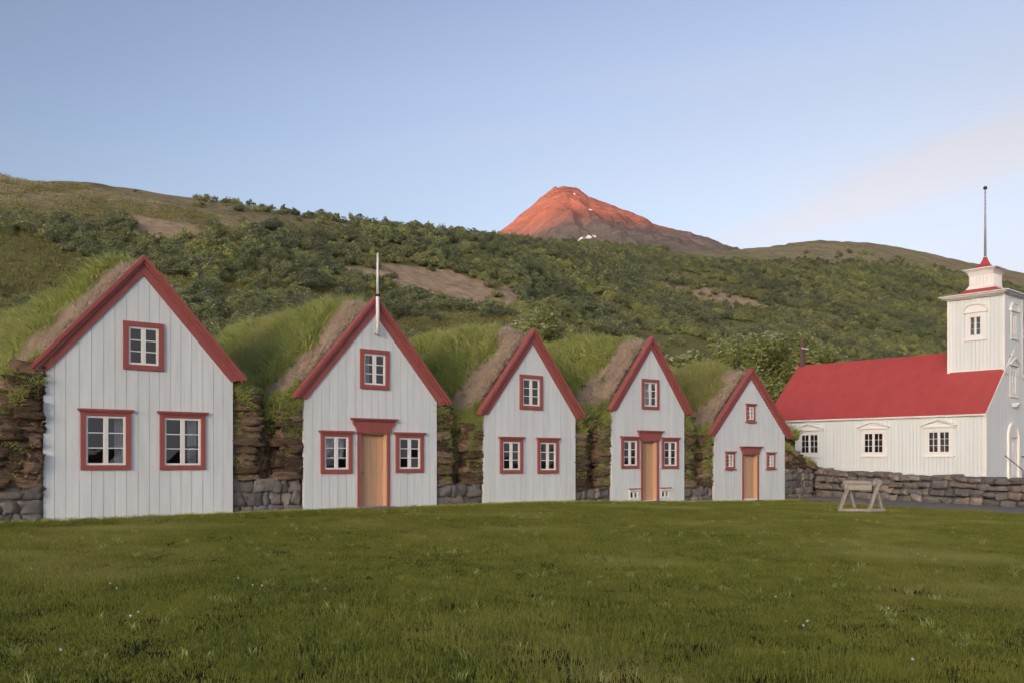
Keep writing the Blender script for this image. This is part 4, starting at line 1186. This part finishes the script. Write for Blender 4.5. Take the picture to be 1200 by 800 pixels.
# ------------------------------------------------------------------ wooden trestle on the lawn
def build_trestle():
    x, y = 10.28, 26.2; z = gz(x, y)
    root = empty('wooden_trestle', (x, y, z + .02), R(-21)); tag(root, 'weathered grey wooden trestle standing on the lawn before the stone wall', 'trestle')
    m = M_['grey_wood']
    def beam(name, a, b, w, h, par=root):
        q = MB(); q.beam(a, b, w, h); return q.build(name, m, par, bevel=.008)
    # thick hewn block on top
    t = MB(); t.prism([(-.50, .86), (-.44, .94), (.30, .93), (.33, .87), (.33, .84), (-.45, .83)], -.16, .16, lambda a, d, zz: (a, d, zz)); t.build('top_beam', m, root, bevel=.012)
    t = MB(); t.prism([(-.42, .66), (.31, .655), (.325, .838), (-.44, .828)], -.11, .11, lambda a, d, zz: (a, d, zz)); t.build('hewn_block', m, root, bevel=.012)
    beam('leg', (-.34, -.10, .72), (-.60, -.26, .0), .10, .08); beam('leg', (-.34, .10, .72), (-.14, .26, .03), .10, .08)
    beam('leg', (.52, -.12, .96), (.22, -.26, .0), .10, .08); beam('leg', (.42, .09, .78), (.60, .26, .03), .10, .08)
    beam('stretcher', (-.60, -.22, .07), (.28, -.22, .06), .06, .09); beam('stretcher', (.20, -.17, .075), (.68, .22, .07), .06, .08)
    t = MB(); t.tube((.34, 0, .86), (.60, 0, .84), .10, .09, 10); t.build('roller', m, root, bevel=.006)
    beam('peg', (.42, -.16, .70), (.44, .18, .96), .06, .05)
build_trestle()

# ------------------------------------------------------------------ shrubs, trees
def leaf_cloud(centers, radii, n, size, seed, flat=0.8):
    r = np.random.default_rng(seed); k = len(centers)
    w = np.array([q ** 2 for q in radii]); w = w / w.sum()
    ci = r.choice(k, n, p=w)
    d = r.normal(size=(n, 3)); d /= np.linalg.norm(d, axis=1)[:, None]
    rad = np.array(radii)[ci] * (0.55 + 0.5 * r.random(n) ** .5)
    P = np.array(centers)[ci] + d * rad[:, None] * np.array([1, 1, flat])
    nrm = d * .6 + r.normal(size=(n, 3)) * .5 + np.array([0, -.15, .75]); nrm /= np.linalg.norm(nrm, axis=1)[:, None]
    t = np.cross(nrm, r.normal(size=(n, 3))); t /= np.linalg.norm(t, axis=1)[:, None]; b = np.cross(nrm, t)
    s = size * (0.6 + 0.8 * r.random(n))[:, None]
    v = np.stack([P - t * s, P + b * s * .5, P + t * s, P - b * s * .5], 1).reshape(-1, 3)
    keep = np.arange(n)
    f = np.arange(n * 4).reshape(n, 4)
    return v, f
def stems(tips, base, r0, seed):
    mb = MB(); r = random.Random(seed)
    for tp in tips:
        tp = Vector(tp); b = Vector((base[0] + r.uniform(-.12, .12), base[1] + r.uniform(-.12, .12), base[2])); m = b.lerp(tp, .5) + Vector((r.uniform(-.12, .12), r.uniform(-.12, .12), .1))
        mb.tube(b, m, r0, r0 * .65, 5, False); mb.tube(m, tp, r0 * .65, r0 * .2, 5, False)
    return mb
def bush_mesh(seed, n=1100):
    r = random.Random(seed); cs = []; rs = []
    k = r.randint(8, 13)
    for i in range(k):
        a = r.random() * 6.283; q = .75 * math.sqrt(r.random()); h = r.uniform(.3, 1.0) * (1.25 - q * .75)
        cs.append((q * math.cos(a), q * math.sin(a), h * .95)); rs.append(r.uniform(.22, .42))
    for i in range(5):
        a = r.random() * 6.283; cs.append((.3 * math.cos(a), .3 * math.sin(a), r.uniform(.9, 1.35))); rs.append(r.uniform(.14, .22))
    v, f = leaf_cloud(cs, rs, n, .085, seed)
    v[:, 2] = np.maximum(v[:, 2], .0)
    mb = stems(cs[:7], (0, 0, -.25), .03, seed)
    nf = len(v); vv = list(map(tuple, v)) + mb.v; ff = [tuple(q) for q in f] + [tuple(nf + i for i in q) for q in mb.f]
    me = bpy.data.meshes.new('bush'); me.from_pydata(vv, [], ff)
    me.materials.append(M_['leaf']); me.materials.append(M_['bark'])
    me.polygons.foreach_set('material_index', [0] * len(f) + [1] * len(mb.f))
    return me
BUSH = [bush_mesh(300 + i) for i in range(7)]
lib('bush_lib', BUSH, None)

# where scrub grows
def bush_density(X, Y, px, py):
    d = np.ones_like(X)
    he = heath_at(px, py); d *= 1 - he * .975
    for (cx, cy, rx, ry, s) in ((20, 305, 75, 24, .93), (160, 292, 60, 8, .7), (95, 280, 30, 8, .6), (330, 300, 40, 8, .5), (25, 270, 40, 6, .6), (600, 352, 70, 8, .5), (720, 372, 60, 7, .5), (950, 345, 70, 6, .5), (130, 320, 40, 12, .6), (290, 338, 55, 17, .9), (240, 352, 40, 14, .6), (400, 355, 70, 14, .8), (500, 395, 90, 28, .9), (770, 408, 85, 20, .9), (650, 400, 60, 20, .85), (480, 365, 60, 10, .5), (60, 350, 70, 25, .75), (830, 430, 60, 20, .6)):
        q = ((px - cx) / rx) ** 2 + ((py - cy) / ry) ** 2; d *= 1 - s * (1 - sst(.5, 1.4, q))
    d *= 1 - .95 * sst(.25, .5, soil_at(X, Y))
    left = 1 - sst(150, 330, px)
    nz = fbm(X / 13, Y / 13, 3, 21)
    d *= np.where(nz > .43 + .17 * left, 1.0, .16 - .13 * left)
    return d
def place_bushes():
    N = 84000
    a = rng.uniform(-.66, .66, N); y2 = rng.uniform(38 ** 2, 500 ** 2, N); Y = np.sqrt(y2); X = a * Y
    Yc = np.interp(a, [-.78, -.577, -.3, 0, .25, .45, .577, .78], [140, 150, 172, 235, 380, 470, 500, 500]); Y0 = np.interp(a, [-0.78, -0.577, -0.2, 0, 0.25, 0.4, 0.78], [36, 40, 44, 50, 60, 66, 66])
    ok = (Y < Yc + 3) & (Y > Y0); X, Y, a = X[ok], Y[ok], a[ok]
    # second, denser set close by
    n2 = 1800; a2 = rng.uniform(-.66, .25, n2); Yn = np.sqrt(rng.uniform(40 ** 2, 120 ** 2, n2)); X = np.concatenate([X, a2 * Yn]); Y = np.concatenate([Y, Yn])
    Yc = np.interp(X / Y, [-.78, -.577, -.3, 0, .25, .45, .577, .78], [140, 150, 172, 235, 380, 470, 500, 500])
    Z = ground_z(X, Y); px, py = project(X, Y, Z)
    d = bush_density(X, Y, px, py)
    # line of bushes along the skyline
    d = np.where((px > 780) & (py < np.interp(px, SKX, SKY) + 13), 0, d)
    k = rng.random(len(X)) < d
    X, Y, Z, px, py = X[k], Y[k], Z[k], px[k], py[k]
    sx = np.concatenate([rng.uniform(225, 600, 230), rng.uniform(140, 230, 3)]); aa = (sx - 600) / F; yc = np.interp(aa, [-.78, -.577, -.3, 0, .25], [140, 150, 172, 235, 380]) + rng.uniform(-14, 1, len(sx))
    keep = rng.random(len(sx)) < np.clip(np.interp(sx, [200, 300, 420, 600], [.35, .5, .9, 1.0]), 0, 1); aa, yc = aa[keep], yc[keep]
    X2 = aa * yc; Z2 = ground_z(X2, yc); p2, q2 = project(X2, yc, Z2)
    sky_flag = np.concatenate([np.zeros(len(X)), np.ones(len(X2))])
    X = np.concatenate([X, X2]); Y = np.concatenate([Y, yc]); Z = np.concatenate([Z, Z2]); px = np.concatenate([px, p2]); py = np.concatenate([py, q2])
    n = len(X)
    s = rng.uniform(.55, 1.3, n) * np.interp(Y, [40, 90, 200, 450], [1.0, 1.2, 1.25, 1.3]) * np.where(sky_flag > 0, np.interp(px, [150, 300, 450], [.45, .6, .8]), 1)
    wdt = s * rng.uniform(1.0, 1.45, n)
    # which ones can the viewer see: above the roofs, in the frame
    roofs = np.interp(px, [0, 150, 290, 330, 440, 480, 560, 620, 690, 760, 830, 880, 940, 1110, 1115, 1197, 1200], [400, 330, 400, 370, 350, 395, 390, 390, 400, 395, 440, 440, 432, 418, 345, 345, 440])
    vis = (px > -15) & (px < 1215) & (py - F * s * 1.2 / Y < roofs)
    vis &= ~((px > 1105) & (py > 345))
    order = np.argsort(-(s / Y) * vis)[:290]
    sel = np.zeros(n, bool); sel[order] = True
    for i in np.where(sel)[0]:
        o = bpy.data.objects.new('birch_bush', BUSH[int(rng.integers(0, 7))]); COL.objects.link(o)
        o.location = (X[i], Y[i], Z[i] - .05); o.scale = (wdt[i], wdt[i], s[i]); o.rotation_euler = (0, 0, rng.uniform(0, 6.28))
        zi = int(np.searchsorted([60, 150, 270, 380, 480, 600, 720, 850, 980], px[i]))
        where = ['at the left edge of the picture', 'left of the largest gable', 'above the largest gable', 'above the gap right of the largest gable', 'left of the flagpole', 'right of the flagpole', 'above the middle gable', 'above the gable with cellar windows', 'above the smallest gable', 'above the church roof'][zi]
        up = 'on the skyline' if sky_flag[i] else ('high on the hillside' if py[i] < 290 else ('halfway up the hillside' if py[i] < 340 else 'low on the hillside')); big = s[i] * F / Y[i]
        tag(o, '%s birch bush %s %s' % ('large green' if wdt[i] > 1.75 else ('middling green' if wdt[i] > 1.35 else 'small green'), up, where), 'bush', 'birch bushes ' + up + ' ' + where)
    r = ~sel; m = r.sum()
    o = scatter('birch_thicket', 'bush_lib', np.stack([X[r], Y[r], Z[r] - .05], -1), np.stack([np.zeros(m), np.zeros(m), rng.uniform(0, 6.28, m)], -1), np.stack([wdt[r], wdt[r], s[r]], -1))
    o['label'] = 'far birch scrub covering the upper hillside as one mass'; o['category'] = 'scrub'
    print('bushes', n)
place_bushes()

def rowan(px, Y, topy, wid, label, nl, nf, seed):
    x = (px - 600) / F * Y; z = gz(x, Y); r = random.Random(seed); hgt = CAM_Z + (537.5 - topy) / F * Y - z
    root = empty('rowan_tree', (x, Y, z)); tag(root, label, 'tree', 'flowering trees behind the houses')
    cs = []; rs = []
    for i in range(34):
        a = r.random() * 6.283; q = math.sqrt(r.random()); h = r.uniform(.42, .95) ** .8
        pr = math.sqrt(max(0, 1 - ((h - .62) / .42) ** 2)) * .9 + .1
        cs.append((q * pr * wid / 2 * math.cos(a), q * pr * wid / 2 * math.sin(a), h * hgt)); rs.append(r.uniform(.15, .26) * wid * .55)
    v, f = leaf_cloud(cs, rs, int(nl * 1.5), .10, seed, .9)
    me = np_mesh('crown', v, f); link('crown', me, M_['rowan'], root)
    mb = stems(cs[:14], (0, 0, -.3), .09, seed); mb.tube((0, 0, -.4), (0, 0, hgt * .4), .13, .09, 8); mb.build('trunk', M_['bark'], root, smooth=True)
    rr = np.random.default_rng(seed); k = len(cs); FV = []; FF = []
    for i in range(nf):
        c = rr.integers(0, k); d = rr.normal(size=3); d[2] = abs(d[2]) * .8 + .1; d[1] -= .5; d /= np.linalg.norm(d); p = np.array(cs[c]) + d * rs[c] * (1.0 + .1 * rr.random())
        for q in range(9):
            pp = p + rr.normal(size=3) * np.array([.06, .06, .025]); s_ = .04; t = rr.random() * 6.28; b = len(FV)
            e1 = np.array([math.cos(t), math.sin(t), rr.normal() * .3]) * s_; e2 = np.array([-math.sin(t), math.cos(t), .5]) * s_
            FV += [pp - e1, pp - e2, pp + e1, pp + e2]; FF.append((b, b + 1, b + 2, b + 3))
    fo = link('flower_clusters', np_mesh('flower_clusters', FV, FF), M_['flower'], root); fo['kind'] = 'stuff'
rowan(612, 47, 363, 4.4, 'round rowan tree in cream flower rising behind the middle house', 7500, 260, 501)
rowan(803, 50, 417, 4.6, 'low flowering tree showing between the two right-hand houses', 6000, 420, 502)
rowan(900, 53, 394, 6.6, 'large rowan tree in cream flower behind the smallest house', 12000, 330, 503)
rowan(962, 58, 408, 4.6, 'rowan tree in cream flower half hidden behind the church cross', 7500, 220, 504)

# ------------------------------------------------------------------ lawn grass, hill grass
def lawn():
    g = .40; xs = np.arange(-24, 26, g); ys = np.arange(3.2, 44, g)
    X, Y = np.meshgrid(xs, ys); X = X.ravel() + rng.uniform(-.17, .17, X.size); Y = Y.ravel() + rng.uniform(-.17, .17, Y.size)
    u = (X - P0[0]) * D_[0] + (Y - P0[1]) * D_[1]; v = (X - P0[0]) * B_[0] + (Y - P0[1]) * B_[1]
    ok = (np.abs(X) < .60 * Y + 3.0) & ((v < -.22) | (u > 30.2)) & ~on_path(X, Y)
    ok &= rng.random(len(X)) > soil_at(X, Y) * 1.5
    X, Y, v, u = X[ok], Y[ok], v[ok], u[ok]; Z = ground_z(X, Y); n = len(X)
    q = fbm(X / 1.7, Y / 1.7, 3, 31); s = .45 + 1.05 * q + rng.uniform(-.1, .15, n) + .35 * (v > -1.0) * rng.random(n)
    e = .1; gx = (ground_z(X + e, Y) - ground_z(X - e, Y)) / (2 * e); gy = (ground_z(X, Y + e) - ground_z(X, Y - e)) / (2 * e)
    o = scatter('lawn_grass', 'lawn_patch', np.stack([X, Y, Z], -1), np.stack([np.arctan(gy), -np.arctan(gx), np.zeros(n)], -1), np.stack([np.ones(n), np.ones(n), s], -1))
    o['label'] = 'short mown green lawn in front of the row of houses'; o['category'] = 'grass'
    n = 2600; X = rng.uniform(-18, 20, n); Y = rng.uniform(5.5, 36, n); v = (X - P0[0]) * B_[0] + (Y - P0[1]) * B_[1]
    k = (v < -.6) & ~on_path(X, Y) & (fbm(X / 2.2, Y / 2.2, 3, 51) > .52); X, Y = X[k], Y[k]; n = len(X); s = rng.uniform(.28, .5, n)
    o = scatter('lawn_tufts', 'roof_tuft', np.stack([X, Y, ground_z(X, Y)], -1), np.stack([np.zeros(n), np.zeros(n), rng.uniform(0, 6.28, n)], -1), np.stack([s * 1.2, s * 1.2, s], -1))
    o['label'] = 'slightly longer pale tufts scattered through the lawn'; o['category'] = 'grass'
    # longer tufts along the foot of the walls
    n = 2600; u = rng.uniform(-3, 30, n); v = -.10 - np.abs(rng.normal(0, .14, n)); P = P0[None, :] + u[:, None] * D_ + v[:, None] * B_
    k = rng.random(n) > soil_at(P[:, 0], P[:, 1]); k &= ~((np.abs(u - 7.98) < .5) | (np.abs(u - 19.13) < .4) | (np.abs(u - 25.1) < .45)); P = P[k]; n = len(P)
    s = rng.uniform(.25, .55, n)
    o = scatter('edge_grass', 'roof_tuft', np.stack([P[:, 0], P[:, 1], ground_z(P[:, 0], P[:, 1])], -1), np.stack([np.zeros(n), np.zeros(n), rng.uniform(0, 6.28, n)], -1), np.stack([s * 1.3, s * 1.3, s], -1))
    o['label'] = 'longer grass along the foot of the gables'; o['category'] = 'grass'
lawn()
def hillgrass():
    N = 46000; a = rng.uniform(-.64, .64, N); Y = np.sqrt(rng.uniform(26 ** 2, 150 ** 2, N)); X = a * Y
    v = (X - P0[0]) * B_[0] + (Y - P0[1]) * B_[1]; u = (X - P0[0]) * D_[0] + (Y - P0[1]) * D_[1]
    rc = (X - c_p[0]) * c_s[0] + (Y - c_p[1]) * c_s[1]; rl = (X - c_p[0]) * c_l[0] + (Y - c_p[1]) * c_l[1]
    ok = (v > 8) & ~((np.abs(rc) < 3.3) & (rl > -1) & (rl < 11)) & ~on_path(X, Y) | ((u > 30.2) & (v > 0) & ~((np.abs(rc) < 3.2) & (rl > -1) & (rl < 10.5)) & ((X - WA[0]) * _wn[0] + (Y - WA[1]) * _wn[1] > .6))
    ok &= rng.random(N) > soil_at(X, Y) * 1.3
    X, Y = X[ok], Y[ok]; Z = ground_z(X, Y); px, py = project(X, Y, Z)
    thin = (heath_at(px, py) * (Y > 60) > .5) & (rng.random(len(X)) < .5); X, Y, Z, px, py = X[~thin], Y[~thin], Z[~thin], px[~thin], py[~thin]
    hh = rng.random(len(X)) < heath_at(px, py) * (Y > 60) * np.where(fbm(X / 9, Y / 9, 3, 77) > .56, .25, .95)
    for nm, lb, k, lab in (('hillside_grass', 'hill_tuft', ~hh, 'rough hillside grass between the bushes behind the houses'), ('heath_cover', 'heath_tuft', hh, 'brown heath cover on the upper left slope')):
        x, y, z = X[k], Y[k], Z[k]; n = len(x)
        s = rng.uniform(.6, 1.4, n) * (0.5 + fbm(x / 4, y / 4, 3, 41)) * np.interp(y, [30, 60, 150], [.75, 1.0, 1.4])
        o = scatter(nm, lb, np.stack([x, y, z - .03], -1), np.stack([rng.normal(0, .1, n), rng.normal(0, .1, n), rng.uniform(0, 6.28, n)], -1), np.stack([s * 1.4, s * 1.4, s], -1))
        o['label'] = lab; o['category'] = 'grass' if lb == 'hill_tuft' else 'heath'
hillgrass()

# ------------------------------------------------------------------ small things on the lawn
def lawn_point(px, py):
    a = (px - 600) / F; Ys = np.linspace(5, 45, 1600); e = (ground_z(a * Ys, Ys) - CAM_Z) / Ys; t = (537.5 - py) / F
    i = int(np.argmin(np.abs(e - t))); return a * Ys[i], Ys[i]
def dandelion(px, py, kind, label):
    x, y = lawn_point(px, py + 2); z = gz(x, y); h = random.uniform(.07, .12)
    root = empty('dandelion', (x, y, z)); tag(root, label, 'flower', 'dandelions in the lawn')
    s = MB(); s.tube((0, 0, -.02), (.01, 0, h), .003, .0025, 5); s.build('stem', M_['stem'], root)
    bm = bmesh.new(); bmesh.ops.create_icosphere(bm, subdivisions=2, radius=.012 if kind == 'w' else .014)
    for v in bm.verts: v.co *= random.uniform(.8, 1.12)
    if kind == 'y':
        for v in bm.verts: v.co.z *= .4
    me = bpy.data.meshes.new('flower_head'); bm.to_mesh(me); bm.free()
    link('flower_head', me, M_['dandwhite' if kind == 'w' else 'dandyellow'], root, (.01, 0, h + .01))
for (px, py) in ((152, 732), (161, 726), (128, 693), (136, 695), (278, 687), (295, 695), (306, 696), (380, 696), (70, 775), (890, 640), (935, 645), (1083, 657), (1075, 656), (908, 708), (1153, 608), (1172, 610), (940, 741), (945, 739), (1068, 785), (1040, 724)):
    dandelion(px, py, 'w', 'dandelion with a white seed head in the %s lawn %s' % ('left' if px < 400 else 'right', 'far back' if py < 670 else ('midway' if py < 720 else 'close to the viewer')))
dandelion(920, 738, 'y', 'yellow dandelion flower in the right foreground lawn')
dandelion(917, 776, 'y', 'yellow dandelion flower low in the right foreground lawn')
def flat_stone(u, v, w, d, label, rz=0):
    p = row(u, v); o = bpy.data.objects.new('flat_stone', STONES[int(u * 3) % 16]); COL.objects.link(o)
    o.location = (p[0], p[1], gz(p[0], p[1]) + .01); o.scale = (w, d, .12); o.rotation_euler = (0, 0, TH + rz); tag(o, label, 'stone', 'flat stones at the houses')
flat_stone(8.0, -.35, 1.1, .5, 'flat doorstep stone before the brown door under the flagpole')
flat_stone(.62, -.62, .55, .3, 'small flat stone in the bare earth before the largest house', .2)
flat_stone(2.1, -.75, .8, .25, 'long flat stone sunk in the earth before the largest house', -.1)
flat_stone(19.15, -.3, .8, .35, 'flat doorstep stone before the house with cellar windows')
flat_stone(25.1, -.3, .9, .35, 'flat doorstep stone before the smallest house')
